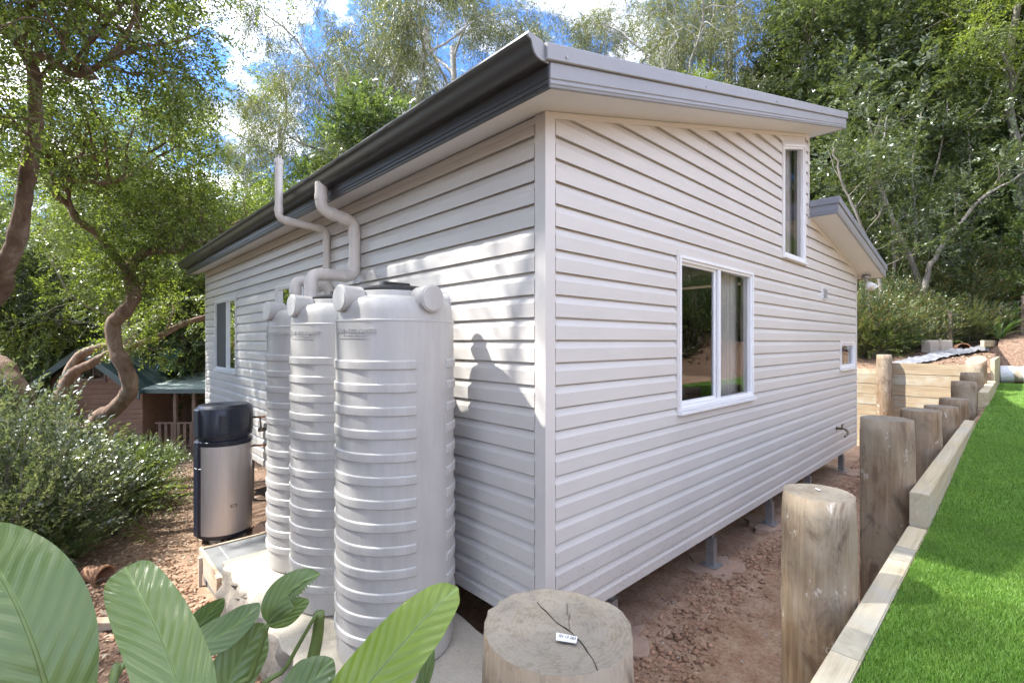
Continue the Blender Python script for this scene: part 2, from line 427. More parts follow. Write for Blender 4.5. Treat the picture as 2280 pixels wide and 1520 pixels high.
def endgrain(name, c0, c1, c2, scale=42.0, grey=(0.50, 0.47, 0.42), g0=0.34):
    "growth rings round the object's own axis"
    m, t, b = base(name, 0.85, 0.2)
    c = _n(t, "ShaderNodeTexCoord"); mp = _n(t, "ShaderNodeMapping"); mp.inputs["Scale"].default_value = (1, 1, 0)
    wv = _n(t, "ShaderNodeTexWave", wave_type='RINGS', rings_direction='SPHERICAL'); wv.inputs["Scale"].default_value = scale
    wv.inputs["Distortion"].default_value = 7.0; wv.inputs["Detail"].default_value = 4; wv.inputs["Detail Scale"].default_value = 1.6
    t.links.new(c.outputs["Object"], mp.inputs[0]); t.links.new(mp.outputs[0], wv.inputs["Vector"])
    col = ramp(t, wv.outputs["Fac"], [(0.2, c0), (0.6, c1), (0.9, c2)])
    k = ramp(t, noise(t, 9, 8, 0.75), [(g0, (0, 0, 0)), (g0 + 0.22, (0.85, 0.85, 0.85))])
    col = mixc(t, k, col, grey)
    s = ramp(t, noise(t, 60, 6, 0.8), [(0.3, (0.45, 0.42, 0.38)), (0.5, (1, 1, 1))])
    col = mixc(t, 0.7, col, s, 'MULTIPLY')
    t.links.new(col, b.inputs["Base Color"]); bump(t, b, noise(t, 90, 6, 0.8), 0.6, 0.004); return m
M['endgrain'] = endgrain("sawn log end", (0.185, 0.15, 0.105), (0.215, 0.178, 0.13), (0.24, 0.20, 0.15), grey=(0.255, 0.23, 0.185))
OFFSET[0] = False
M['paper'] = plain("paper tag", (0.80, 0.80, 0.79), 0.7, 0.03)
M['ink'] = plain("grey print", (0.10, 0.10, 0.11), 0.7)
M['crack'] = plain("dark split in the wood", (0.03, 0.022, 0.016), 0.95)
M['foil'] = plain("white plastic wrap", (0.62, 0.63, 0.66), 0.4, 0.12, 12, bmp=0.8, bscale=14, bdist=0.03)
M['edging'] = plain("black plastic sheet", (0.22, 0.225, 0.24), 0.35, 0.3, 9, bmp=0.6, bscale=10, bdist=0.02)
M['terracotta'] = plain("old terracotta", (0.24, 0.125, 0.07), 0.85, 0.25, 9, bmp=0.4)
M['stoneblock'] = concretemat("old concrete block", (0.36, 0.32, 0.26), (0.50, 0.45, 0.38))
M['deadwood'] = barkmat("dead wood", (0.06, 0.045, 0.035), (0.16, 0.12, 0.09), (0.30, 0.25, 0.20), 8)
M['palewood'] = barkmat("pale dry sticks", (0.22, 0.18, 0.13), (0.36, 0.31, 0.24), (0.48, 0.42, 0.34), 8)
M['formply'] = woodmat("formwork pine", (0.36, 0.26, 0.17), (0.48, 0.37, 0.26), (0.56, 0.46, 0.34), (8, 1, 8), 2.0)
M['hutwood'] = woodmat("stained pine boards", (0.13, 0.072, 0.046), (0.185, 0.108, 0.073), (0.235, 0.145, 0.10), (0.6, 10, 14), 2.0,
                       stain=(0.10, 0.05, 0.03), grey=(0.21, 0.135, 0.10))
M['hutrail'] = plain("brown stained rails", (0.13, 0.085, 0.058), 0.8, 0.2, 6)
M['hutroof'] = plain("green roof steel", (0.04, 0.068, 0.066), 0.45, 0.15, 3)
M['hutroofpale'] = plain("pale green verandah sheet", (0.30, 0.37, 0.34), 0.5, 0.25, 5)
M['teal'] = plain("teal roof steel", (0.055, 0.155, 0.165), 0.45, 0.1, 3)
M['wire'] = plain("fence wire", (0.42, 0.41, 0.39), 0.5, 0.1, metal=0.3)

def glassmat(name="window glass", tint=(0.93, 0.95, 0.95)):
    m = bpy.data.materials.new(name); m.use_nodes = True; t = m.node_tree; t.nodes.clear()
    out = _n(t, "ShaderNodeOutputMaterial"); tr = _n(t, "ShaderNodeBsdfTransparent"); tr.inputs[0].default_value = (*tint, 1)
    gl = _n(t, "ShaderNodeBsdfGlossy"); gl.inputs["Roughness"].default_value = 0.01; gl.inputs[0].default_value = (1, 1, 1, 1)
    lw = _n(t, "ShaderNodeFresnel"); lw.inputs["IOR"].default_value = 1.6
    mx = _n(t, "ShaderNodeMixShader"); t.links.new(lw.outputs[0], mx.inputs[0]); t.links.new(tr.outputs[0], mx.inputs[1]); t.links.new(gl.outputs[0], mx.inputs[2])
    t.links.new(mx.outputs[0], out.inputs[0]); return m
M['glass'] = glassmat()

# ------------------------------------------------------------------ ground
def sstep(a, b, x):
    t = np.clip((x - a) / (b - a), 0, 1); return t * t * (3 - 2 * t)

def vnoise(x, y, s=1.0, seed=0):
    "cheap smooth noise from summed sines"
    r = np.random.default_rng(seed); o = 0
    for i in range(9):
        a, f, p = r.uniform(0, 2 * PI), r.uniform(0.5, 2.2) * s, r.uniform(0, 2 * PI)
        o = o + np.sin((x * math.cos(a) + y * math.sin(a)) * f * 2.2 + p) / 9
    return o

def lawn_z(x): return 0.925 + 0.11 * sstep(1.0, 5.0, x)

def H(x, y):
    x = np.asarray(x, float); y = np.asarray(y, float)
    left = -0.02 - 0.10 * np.clip(y - 1, 0, 12) - 0.03 * np.clip(y - 13, 0, 40) + 0.10 * np.clip(y - 20, 0, 60) - 0.035 * np.clip(-x - 1.5, 0, 8)
    rough = 0.03 * vnoise(x, y, 2.2, 1) + 0.012 * vnoise(x, y, 7.5, 2)
    z = left + rough * 1.3
    # clear of the house bottom
    under = (x > 0.0) & (x < 6.7) & (y > 0.0)
    z = np.where(under, np.minimum(z, 0.18), z)
    # lawn bank, held by sleepers where the posts stand, a free slope past the last post
    wall = (y < -1.345).astype(float)
    free = sstep(-0.1, -1.5, y)
    k = sstep(-1.45, -1.25, x)
    b = free * (1 - k) + wall * k
    z = z * (1 - b) + lawn_z(x) * b
    # bank beyond the far retaining wall
    hill = 1.36 + 0.135 * np.clip(x - 9.45, 0, 60) + 0.22 * np.clip(x - 14.0, 0, 60) + 0.06 * vnoise(x, y, 0.8, 3) + 0.05 * vnoise(x, y, 2.0, 5)
    hs = (x > 9.43).astype(float) * (1 - sstep(0.8, 6.0, y)) * (1 - wall) 
    z = z * (1 - hs) + hill * hs
    hs2 = wall * sstep(12.0, 12.6, x)
    z = z * (1 - hs2) + (hill + 0.10) * hs2
    # far side of the lawn climbs
    z = z + 0.26 * np.clip(-y - 4.0, 0, 6) * sstep(-3.5, -6, y)
    # wooded rise behind
    z = z + 0.16 * np.clip(x - 12, 0, 60) * sstep(1.0, 7.0, y)
    return z

def lines(segs):
    out = []
    for a, b, s in segs: out += list(np.arange(a, b, s))
    return np.array(sorted(set(np.round(out, 4))))
gx = lines([(-160, -40, 20), (-40, -12, 3), (-12, -4, 0.6), (-4, 9.4, 0.085), (9.4, 9.45, 0.03), (9.46, 14, 0.12), (14, 40, 1.3), (40, 200, 20)])
gy = lines([(-160, -40, 20), (-40, -8, 2.5), (-8, -2.4, 0.4), (-2.4, -1.36, 0.1), (-1.35, -1.339, 0.01), (-1.3, 3.4, 0.075), (3.4, 8, 0.14), (8, 22, 0.7), (22, 50, 3), (50, 260, 25)])
XX, YY = np.meshgrid(gx, gy, indexing='ij')
ZZ = H(XX, YY)
V = np.stack([XX, YY, ZZ], -1).reshape(-1, 3)
nx, ny = len(gx), len(gy)
idx = np.arange(nx * ny).reshape(nx, ny)
Fq = np.stack([idx[:-1, :-1], idx[1:, :-1], idx[1:, 1:], idx[:-1, 1:]], -1).reshape(-1, 4)
ground = obj("ground", mesh_np("ground", V, Fq), M['soil'], smooth=True); tag(ground, kind="structure")

# turf strip on top of the bank
lx = lines([(-0.75, 11.9, 0.15)]); ly = np.array([-2.75, -2.4, -2.0, -1.7, -1.5, -1.383])
LX, LY = np.meshgrid(lx, ly, indexing='ij')
LV = np.stack([LX, LY, lawn_z(LX) + 0.02 + 0.004 * vnoise(LX, LY, 3, 4)], -1).reshape(-1, 3)
n1, n2 = len(lx), len(ly); li = np.arange(n1 * n2).reshape(n1, n2)
lawn = obj("lawn", mesh_np("lawn", LV, np.stack([li[:-1, :-1], li[1:, :-1], li[1:, 1:], li[:-1, 1:]], -1).reshape(-1, 4)), M['turf'], smooth=True)
tag(lawn, kind="structure")

# ------------------------------------------------------------------ house
house = thing("weatherboard_house", "pale grey weatherboard house with shade-darkened grey gutter and stepped skillion roof", "house")
ZB, BW, LW, RW = 0.36, 0.12, 7.91, 6.75          # wall foot, board cover, left and right wall length
SU, SL, XC = 0.268, -0.176, 4.44                 # upper and lower roof pitch, clerestory step
def zu(x): return 3.08 + SU * x
def zl(x): return 3.32 + SL * (x - 4.43)

def clip(poly, f):
    out = []
    for p, q in zip(poly, poly[1:] + poly[:1]):
        a, b = f(p), f(q)
        if a >= 0: out.append(p)
        if (a >= 0) != (b >= 0):
            t = a / (a - b); out.append((p[0] + (q[0] - p[0]) * t, p[1] + (q[1] - p[1]) * t))
    return out

def depth(t):       # board face: flat lower part, cove sloping back to the lap above
    if t <= 0.60: return 0.018
    if t <= 0.925: return 0.018 - 0.016 * (t - 0.60) / 0.325
    return 0.002 - 0.009 * min((t - 0.925) / 0.012, 1.0)

def board_mesh(rects, zr, bw, wall, lim):
    mb = MB(); P = (lambda u, d, z: (u, -d, z)) if wall == 'R' else (lambda u, d, z: (-d, u, z))
    ks = [zr - 1.0, zr + bw * 0.60, zr + bw * 0.925, zr + bw * 0.937, zr + 2.0]
    for (u0, u1, z0, z1) in rects:
        for (a, b) in [(max(z0, p), min(z1, q)) for p, q in zip(ks, ks[1:])]:
            if b - a < 1e-4: continue
            poly = [(u0, a), (u1, a), (u1, b), (u0, b)]
            for f in lim(u0, u1): 
                if poly: poly = clip(poly, f)
            if len(poly) < 3: continue
            mb.add([P(u, depth((z - zr) / bw), z) for u, z in poly], [tuple(range(len(poly)))])
            if a == z0:
                lo = [u for u, z in poly if abs(z - a) < 1e-6]
                if len(lo) >= 2:
                    ua, ub = min(lo), max(lo); d = depth((a - zr) / bw)
                    mb.add([P(ua, d, a), P(ub, d, a), P(ub, d - 0.004, a + 0.004), P(ua, d - 0.004, a + 0.004)], [(0, 1, 2, 3)])
                    mb.add([P(ua, d - 0.004, a + 0.004), P(ub, d - 0.004, a + 0.004), P(ub, -0.0075, a + 0.004), P(ua, -0.0075, a + 0.004)], [(0, 1, 2, 3)])
                    for ue in (ua, ub):      # closed ends
                        mb.add([P(ue, d, a), P(ue, -0.0075, a), P(ue, -0.0075, b), P(ue, depth((b - zr) / bw), b)], [(0, 1, 2, 3)])
    return mb

def rake_top(x): return zu(x) - 0.10
WR = [(1.357, 2.782, 1.360, 2.537), (3.540, 4.315, 2.745, 9.0), (5.790, 6.640, 1.492, 1.905)]
WL = [(5.914, 7.215, 1.420, 2.555), (3.230, 4.250, 1.950, 2.546)]

def row_groups(segs, wins, z0, z1):
    "split one course of boards round the openings; pieces that stay joined come back as one group"
    groups = [[]]
    for (a, b) in segs:
        cur = a
        for (w0, w1, wz0, wz1) in sorted(wins):
            if w1 <= a or w0 >= b or wz1 <= z0 + 1e-4 or wz0 >= z1 - 1e-4: continue
            groups[-1].append((cur, w0, z0, z1))
            parts = []
            if wz0 > z0: parts.append((w0, w1, z0, wz0))
            if wz1 < z1: parts.append((w0, w1, wz1, z1))
            if parts: groups[-1] += parts
            else: groups.append([])
            cur = w1
        groups[-1].append((cur, b, z0, z1))
    return [g for g in groups if g]

rows = [(ZB, 0.097)] + [(ZB + 0.097 + BW * k, BW) for k in range(33)]
def limR(u0, u1):
    if u1 <= XC + 1e-6: return [lambda p: zu(p[0]) - 0.03 - p[1]]
    return [lambda p: zl(p[0]) - 0.03 - p[1]]
for (zr, bw) in rows:
    segs = []
    if zr < zu(XC) - 0.03: segs.append((0.063, XC - 0.02))
    if zr < 2.90: segs = [(0.063, XC), (XC, RW - 0.045)]
    elif zr < 3.30: segs.append((XC, RW - 0.045))
    if not segs: continue
    for g in row_groups(segs, WR, zr, zr + bw):
        mb = board_mesh(g, zr, bw, 'R', limR)
        if mb.f: mb.build("board", M['siding'], house)
for (zr, bw) in rows:
    if zr > 3.0: break
    for g in row_groups([(0.063, LW - 0.03)], WL, zr, min(zr + bw, 3.03)):
        mb = board_mesh(g, zr, bw, 'L', lambda a, b: [])
        if mb.f: mb.build("board", M['siding'], house)

# solid wall behind the boards, openings left free
def wall_panels(wall, length, top, wins):
    mb = MB(); us = sorted({0.02, length, *[u for wdw in wins for u in wdw[:2]]} | ({XC} if wall == 'R' else set()))
    for a, b in zip(us, us[1:]):
        zs = [(ZB + 0.01, None)]
        wn = [wdw for wdw in wins if wdw[0] <= a + 1e-6 and wdw[1] >= b - 1e-6]
        def col(z0, f0, f1):
            P = (lambda u, d, z: (u, d, z)) if wall == 'R' else (lambda u, d, z: (d, u, z))
            v = []
            for d in (0.011, 0.10): v += [P(a, d, z0), P(b, d, z0), P(b, d, f1), P(a, d, f0)]
            mb.add(v, [(0, 1, 2, 3), (7, 6, 5, 4), (0, 4, 5, 1), (1, 5, 6, 2), (2, 6, 7, 3), (3, 7, 4, 0)])
        t0, t1 = top(a + 1e-4), top(b - 1e-4)
        if not wn: col(ZB + 0.01, t0, t1)
        else:
            w_ = wn[0]; col(ZB + 0.01, w_[2], w_[2])
            if w_[3] < 5: col(w_[3], t0, t1)
            else: col(rake_top(a), t0, t1) if False else None
    return mb
wall_panels('R', RW - 0.02, lambda x: (zu(x) if x < XC else zl(x)) - 0.02, WR).build("wall_lining", M['trim'], house)
wall_panels('L', LW - 0.02, lambda y: 3.06, WL).build("wall_lining", M['trim'], house)
# head over the raked window
MB().add([(3.54, -0.012, rake_top(3.54)), (4.315, -0.012, rake_top(4.315)), (4.315, -0.012, zu(4.315) - 0.03), (3.54, -0.012, zu(3.54) - 0.03),
          (3.54, 0.1, rake_top(3.54)), (4.315, 0.1, rake_top(4.315)), (4.315, 0.1, zu(4.315) - 0.03), (3.54, 0.1, zu(3.54) - 0.03)],
         [(0, 1, 2, 3), (7, 6, 5, 4), (0, 4, 5, 1), (2, 6, 7, 3)]).build("head_board", M['siding'], house)
# shell so that the rooms are closed and dark
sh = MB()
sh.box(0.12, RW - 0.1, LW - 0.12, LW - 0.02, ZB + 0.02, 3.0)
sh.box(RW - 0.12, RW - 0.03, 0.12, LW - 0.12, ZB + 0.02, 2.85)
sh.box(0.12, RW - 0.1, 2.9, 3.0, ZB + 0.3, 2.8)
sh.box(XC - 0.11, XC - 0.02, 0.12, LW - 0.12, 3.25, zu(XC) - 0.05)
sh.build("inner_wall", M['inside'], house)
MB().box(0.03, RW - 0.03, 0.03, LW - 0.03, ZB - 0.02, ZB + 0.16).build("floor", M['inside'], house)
MB().box(0.05, RW - 0.08, LW - 0.018, LW - 0.002, ZB, 3.02).build("rear_cladding", M['siding'], house)

# corner posts
cp = MB()
cp.prism([(-0.024, -0.024), (0.05, -0.024), (0.05, -0.012), (0.066, -0.012), (0.066, -0.004), (0.02, -0.004), (0.02, 0.02), (-0.004, 0.02), (-0.004, 0.066), (-0.012, 0.066), (-0.012, 0.05), (-0.024, 0.05)],
         'z', ZB - 0.004, lambda p: zu(p[0]) - 0.004)
cp.build("corner_post", M['trim'], house)
MB().box(RW - 0.05, RW + 0.012, -0.02, -0.001, ZB - 0.004, zl(RW) - 0.03).build("corner_post", M['trim'], house)
MB().box(XC - 0.03, XC + 0.012, -0.02, -0.001, zl(XC) + 0.0, zu(XC) - 0.02).build("corner_post", M['trim'], house)
MB().box(-0.018, -0.001, LW - 0.035, LW + 0.01, ZB - 0.004, 3.04).build("corner_post", M['trim'], house)
# raked and level cover moulds under the soffit
def raked(mb, x0, x1, y0, y1, f, d0, d1):
    "bar following a roof line f between offsets d0 and d1"
    return mb.add([(x0, y0, f(x0) + d0), (x1, y0, f(x1) + d0), (x1, y1, f(x1) + d0), (x0, y1, f(x0) + d0),
                   (x0, y0, f(x0) + d1), (x1, y0, f(x1) + d1), (x1, y1, f(x1) + d1), (x0, y1, f(x0) + d1)],
                  [(0, 3, 2, 1), (4, 5, 6, 7), (0, 1, 5, 4), (1, 2, 6, 5), (2, 3, 7, 6), (3, 0, 4, 7)])
raked(MB(), 0.052, XC - 0.03, -0.021, -0.001, zu, -0.038, -0.004).build("cover_mould", M['trim'], house)
raked(MB(), XC + 0.013, RW - 0.002, -0.023, -0.001, zl, -0.034, -0.004).build("cover_mould", M['trim'], house)
MB().box(-0.022, -0.001, 0.052, LW - 0.036, 3.028, 3.066).build("cover_mould", M['trim'], house)

# soffits: one sheet of lining per bay with a fine joint
OY, OX, XE, YE = -0.281, -0.278, 4.86, 7.965
xs_ = [OX + 0.012, 1.05, 2.25, 3.45, XE - 0.012]
for a, b in zip(xs_, xs_[1:]):
    raked(MB(), a + 0.0015, b - 0.0015, OY + 0.012, -0.0005 if a > 0 else 0.0, zu, -0.001, 0.008).build("soffit_sheet", M['soffit'], house)
ys_ = [0.003, 2.4, 4.8, YE - 0.012]
for a, b in zip(ys_, ys_[1:]):
    raked(MB(), OX + 0.012, 0.0, a + 0.0015, b - 0.0015, zu, -0.001, 0.008).build("soffit_sheet", M['soffit'], house)
raked(MB(), XC + 0.014, XE - 0.012, 0.003, YE - 0.02, zu, -0.001, 0.008).build("soffit_sheet", M['soffit'], house)
XL = 7.15
for a, b in ((XC + 0.03, 5.62), (5.62, XL - 0.012)):
    raked(MB(), a + 0.0015, b - 0.0015, OY - 0.01, -0.0005, zl, -0.001, 0.008).build("soffit_sheet", M['soffit'], house)
raked(MB(), RW + 0.02, XL - 0.012, 0.003, YE - 0.02, zl, -0.001, 0.008).build("soffit_sheet", M['soffit'], house)

# fascia and barge boards: folded steel with fine ribs; profile = (proud, height)
FP = [(0, 0), (0.006, 0), (0.008, 0.006), (0.003, 0.012), (0.008, 0.018), (0.008, 0.030), (0.003, 0.036), (0.008, 0.042), (0.008, 0.108), (0.003, 0.113), (0.006, 0.118), (0, 0.118)]
def folded(mb, prof, p0, p1, out):
    "sweep a (proud, height) profile from p0 to p1, 'out' is the outward direction"
    p0, p1, out = np.array(p0, float), np.array(p1, float), np.array(out, float)
    n = len(prof); v = [p0 + out * a + UP * b for a, b in prof] + [p1 + out * a + UP * b for a, b in prof]
    return mb.add(v, [tuple(range(n))[::-1], tuple(range(n, 2 * n))] + [(i, (i + 1) % n, n + (i + 1) % n, n + i) for i in range(n)])
def slabpf(t, h0, h1): return [(-0.012, h0), (t, h0), (t, h1), (-0.012, h1)]
zf = lambda x: zu(x) - 0.006
b1 = MB(); folded(b1, [(-0.012, 0)] + FP + [(-0.012, 0.118)], (OX, OY, zf(OX)), (XE, OY, zf(XE)), (0, -1, 0)); b1.build("barge_board", M['barge'], house)
fa = MB(); folded(fa, [(-0.012, 0)] + FP + [(-0.012, 0.118)], (OX, OY, zf(OX)), (OX, YE, zf(OX)), (-1, 0, 0)); fa.build("fascia", M['gutter'], house)
cap = [(-0.03, 0.112), (0.018, 0.112), (0.022, 0.116), (0.022, 0.182), (0.018, 0.188), (-0.10, 0.188), (-0.10, 0.180), (0.010, 0.180), (0.010, 0.122), (-0.03, 0.122)]
b2 = MB(); folded(b2, cap, (OX - 0.035, OY, zf(OX - 0.035)), (XE + 0.012, OY, zf(XE + 0.012)), (0, -1, 0)); b2.build("barge_cap", M['barge'], house)
b3 = MB(); folded(b3, slabpf(0.01, -0.0, 0.186), (XE, OY + 0.001, zf(XE)), (XE, YE, zf(XE)), (1, 0, 0)); b3.build("fascia", M['barge'], house)
b4 = MB(); folded(b4, slabpf(0.008, 0, 0.18), (OX, YE, zf(OX)), (XE, YE, zf(XE)), (0, 1, 0)); b4.build("barge_board", M['barge'], house)
for sx in (OX + 0.09, 1.2, 2.5, 3.8):
    s = MB().tube([(sx, OY - 0.020, zf(sx) + 0.135), (sx, OY - 0.027, zf(sx) + 0.135)], 0.006, 8); s.build("screw", M['galv'], house)
# lower roof
OY2 = OY - 0.012
zf2 = lambda x: zl(x) - 0.006
c1 = MB(); folded(c1, [(-0.012, 0)] + FP + [(-0.012, 0.118)], (XC + 0.018, OY2, zf2(XC + 0.018)), (XL, OY2, zf2(XL)), (0, -1, 0)); c1.build("barge_board", M['barge'], house)
c2 = MB(); folded(c2, cap, (XC + 0.004, OY2, zf2(XC + 0.004)), (XL + 0.03, OY2, zf2(XL + 0.03)), (0, -1, 0)); c2.build("barge_cap", M['barge_blue'], house)
c3 = MB(); folded(c3, [(-0.012, 0)] + FP + [(-0.012, 0.118)], (XC + 0.016, OY2 - 0.004, zf2(XC)), (XC + 0.016, -0.003, zf2(XC)), (-1, 0, 0)); c3.build("end_fascia", M['barge_blue'], house)
c4 = MB(); folded(c4, cap, (XC + 0.016, OY2 - 0.018, zf2(XC)), (XC + 0.016, -0.024, zf2(XC)), (-1, 0, 0)); c4.build("end_cap", M['barge_blue'], house)
c5 = MB(); folded(c5, slabpf(0.01, 0, 0.17), (XL, OY2 + 0.001, zf2(XL)), (XL, YE, zf2(XL)), (1, 0, 0)); c5.build("fascia", M['barge'], house)
# roof sheeting with ribs
def roofsheet(x0, x1, f, off):
    mb = MB(); ys = np.arange(OY + 0.06, YE - 0.02, 0.19)
    raked(mb, x0, x1, OY + 0.02, YE - 0.01, f, off, off + 0.006)
    for y in ys: raked(mb, x0, x1, y, y + 0.03, f, off + 0.0065, off + 0.028)
    return mb
roofsheet(OX - 0.05, XE - 0.002, zf, 0.150).build("roof_sheet", M['roof'], house)
roofsheet(XC + 0.02, XL - 0.002, zf2, 0.150).build("roof_sheet", M['roof'], house)
# eaves gutter: ogee profile
GP = [(OX - 0.009, 3.098), (-0.335, 3.096), (-0.358, 3.100), (-0.374, 3.111), (-0.385, 3.128), (-0.391, 3.146), (-0.397, 3.152), (-0.410, 3.156), (-0.416, 3.166), (-0.413, 3.176), (-0.404, 3.174),
      (-0.402, 3.162), (-0.386, 3.157), (-0.380, 3.130), (-0.368, 3.114), (-0.350, 3.104), (OX - 0.014, 3.102)]
GP = [(x, 3.096 + (z - 3.096) * 1.15) for x, z in GP]
gut = MB(); gut.prism(GP, 'y', OY + 0.003, YE + 0.01).build("gutter", M['gutter'], house, auto=35)
endc = [p for p in GP[:10]] + [(-0.330, 3.182), (OX - 0.009, 3.150)]
MB().prism(endc, 'y', OY - 0.006, OY + 0.002).build("gutter_end", M['barge'], house)  # near end cap takes the lighter tone for its sky-lit face
MB().prism(endc, 'y', YE + 0.0105, YE + 0.016).build("gutter_end", M['gutter'], house)
for y in (2.75, 5.6):
    MB().prism([(x - 0.0015, z - 0.0012) for x, z in GP], 'y', y, y + 0.06).build("gutter_joint", M['gutter'], house, auto=35)
for k, y in enumerate(np.arange(0.3, 7.6, 0.62)):   # overflow slots
    MB().box(-0.4175, -0.4125, y, y + 0.10, 3.166, 3.171).build("overflow_slot", M['dark'], house)

# windows ---------------------------------------------------------------
def Wm(wall):
    return (lambda u, d, z: (u, -d, z)) if wall == 'R' else (lambda u, d, z: (-d, u, z))
def wbox(mb, P, u0, u1, d0, d1, z0, z1, z1b=None):
    z1b = z1 if z1b is None else z1b
    v = [P(u0, d0, z0), P(u1, d0, z0), P(u1, d1, z0), P(u0, d1, z0), P(u0, d0, z1), P(u1, d0, z1b), P(u1, d1, z1b), P(u0, d1, z1)]
    return mb.add(v, [(0, 3, 2, 1), (4, 5, 6, 7), (0, 1, 5, 4), (1, 2, 6, 5), (2, 3, 7, 6), (3, 0, 4, 7)])
def window(wall, u0, u1, z0, z1, z1b=None, mull=None, sash=None, screen=None, fr=0.042, label=None, curtain=None):
    "aluminium window: trim, frame, mullion, sliding sash, panes, sill; tops may rake from z1 to z1b"
    P = Wm(wall); z1b = z1 if z1b is None else z1b
    zt = lambda u: z1 + (z1b - z1) * (u - u0) / (u1 - u0)
    t = 0.028
    root = MB()      # J trim round the opening
    wbox(root, P, u0, u0 + t, -0.02, 0.022, z0, zt(u0), zt(u0 + t)); wbox(root, P, u1 - t, u1, -0.02, 0.022, z0, zt(u1 - t), zt(u1))
    wbox(root, P, u0 + t, u1 - t, -0.02, 0.0215, z0, z0 + t)
    v = [(u0 + t, -0.02), (u1 - t, -0.02), (u1 - t, 0.0215), (u0 + t, 0.0215)]
    root.add([P(u, d, zt(u) - t) for u, d in v] + [P(u, d, zt(u)) for u, d in v], [(0, 3, 2, 1), (4, 5, 6, 7), (0, 1, 5, 4), (1, 2, 6, 5), (2, 3, 7, 6), (3, 0, 4, 7)])
    wd = root.build("window", M['trim'], house)
    if label: wd["label"] = label
    a, b, c = u0 + t, u1 - t, z0 + t
    ft = lambda u: zt(u) - t
    f = MB()
    for (lo, hi, dd) in ((0.0, 0.022, 0.030), (0.022, fr, 0.016)):    # stepped frame
        wbox(f, P, a + lo, a + hi, -0.05, dd, c + lo, ft(a + lo) - lo, ft(a + hi) - lo)
        wbox(f, P, b - hi, b - lo, -0.05, dd, c + lo, ft(b - hi) - lo, ft(b - lo) - lo)
        wbox(f, P, a + hi, b - hi, -0.05, dd - 0.0005, c + lo, c + hi)
        q = [(a + hi, -0.05), (b - hi, -0.05), (b - hi, dd - 0.0005), (a + hi, dd - 0.0005)]
        f.add([P(u, d, ft(u) - hi) for u, d in q] + [P(u, d, ft(u) - lo) for u, d in q], [(0, 3, 2, 1), (4, 5, 6, 7), (0, 1, 5, 4), (1, 2, 6, 5), (2, 3, 7, 6), (3, 0, 4, 7)])
    f.build("frame", M['white'], wd)
    s = MB(); wbox(s, P, u0 + 0.01, u1 - 0.01, 0.0225, 0.050, z0 + 0.001, z0 + 0.022); s.build("sill", M['white'], wd)
    A, B_, C0 = a + fr, b - fr, c + fr
    if mull:
        m_ = MB(); wbox(m_, P, mull - 0.022, mull + 0.022, -0.03, 0.012, C0, ft(mull) - fr); m_.build("mullion", M['white'], wd)
        spans = [(A, mull - 0.022), (mull + 0.022, B_)]
    else: spans = [(A, B_)]
    for k, (p, q) in enumerate(spans):
        d = -0.012
        if sash is not None and k == sash:           # sliding leaf set back; a dark strip stands in for its shadow gap
            sm = MB(); wbox(sm, P, q - 0.040, q - 0.012, -0.028, -0.006, C0, ft(q) - fr); wbox(sm, P, p, q - 0.040, -0.028, -0.0065, C0, C0 + 0.02)
            wbox(sm, P, p, q - 0.040, -0.028, -0.0065, ft(p) - fr - 0.02, ft(p) - fr); sm.build("sash", M['white'], wd)
            g = MB(); wbox(g, P, q - 0.012, q, -0.03, -0.010, C0, ft(q) - fr); g.build("shadow_gap", M['dark'], wd)
            q -= 0.040; d = -0.018
        pn = MB(); pn.add([P(p, d, C0), P(q, d, C0), P(q, d, ft(q) - fr), P(p, d, ft(p) - fr)], [(0, 1, 2, 3)])
        pn.build("pane", M['glass'], wd)
        if screen is not None and k == screen:
            sc_ = MB(); wbox(sc_, P, p, q, 0.0, 0.003, C0, ft(p) - fr); sc_.build("fly_screen", M['screen'], wd)
    if curtain:
        cu0, cu1 = curtain; n = 40; vv = []; ff = []
        for i in range(n + 1):
            u = cu0 + (cu1 - cu0) * i / n; dd = -0.14 + 0.018 * math.sin(i * 1.5) + 0.008 * math.sin(i * 0.63)
            vv += [P(u, dd, z0 - 0.05), P(u, dd, zt(min(max(u, u0), u1)) - 0.03)]
        for i in range(n): ff.append((2 * i, 2 * i + 2, 2 * i + 3, 2 * i + 1))
        cm = MB().add(vv, ff); cm.build("curtain", M['curtain'], wd, smooth=True)
    return wd
window('R', *WR[0][:4], mull=2.075, sash=0, curtain=(2.42, 2.80), label="wide sliding window with two panes and a curtain edge")
window('R', 3.540, 4.315, 2.745, rake_top(3.54), rake_top(4.315), fr=0.044, curtain=(3.95, 4.33), label="tall clerestory window with a sloping head")
window('R', 5.790, 6.640, 1.492, 1.905, fr=0.05, curtain=(6.2, 6.64), label="small low window at the far end")
window('L', 5.914, 7.215, 1.420, 2.555, mull=6.52, screen=1, label="two pane window with a dark fly screen")
window('L', 3.230, 4.250, 1.950, 2.546, mull=3.42, label="small window behind the tanks")

# wall vent
vt = MB(); vt.box(4.945, 5.145, -0.032, -0.0, 2.405, 2.540); v_o = vt.build("vent_grille", M['white'], house)
for k in range(9):
    z = 2.418 + k * 0.0135
    MB().box(4.962, 5.128, -0.0345, -0.0322, z, z + 0.006).build("slat", M['dark'], v_o)
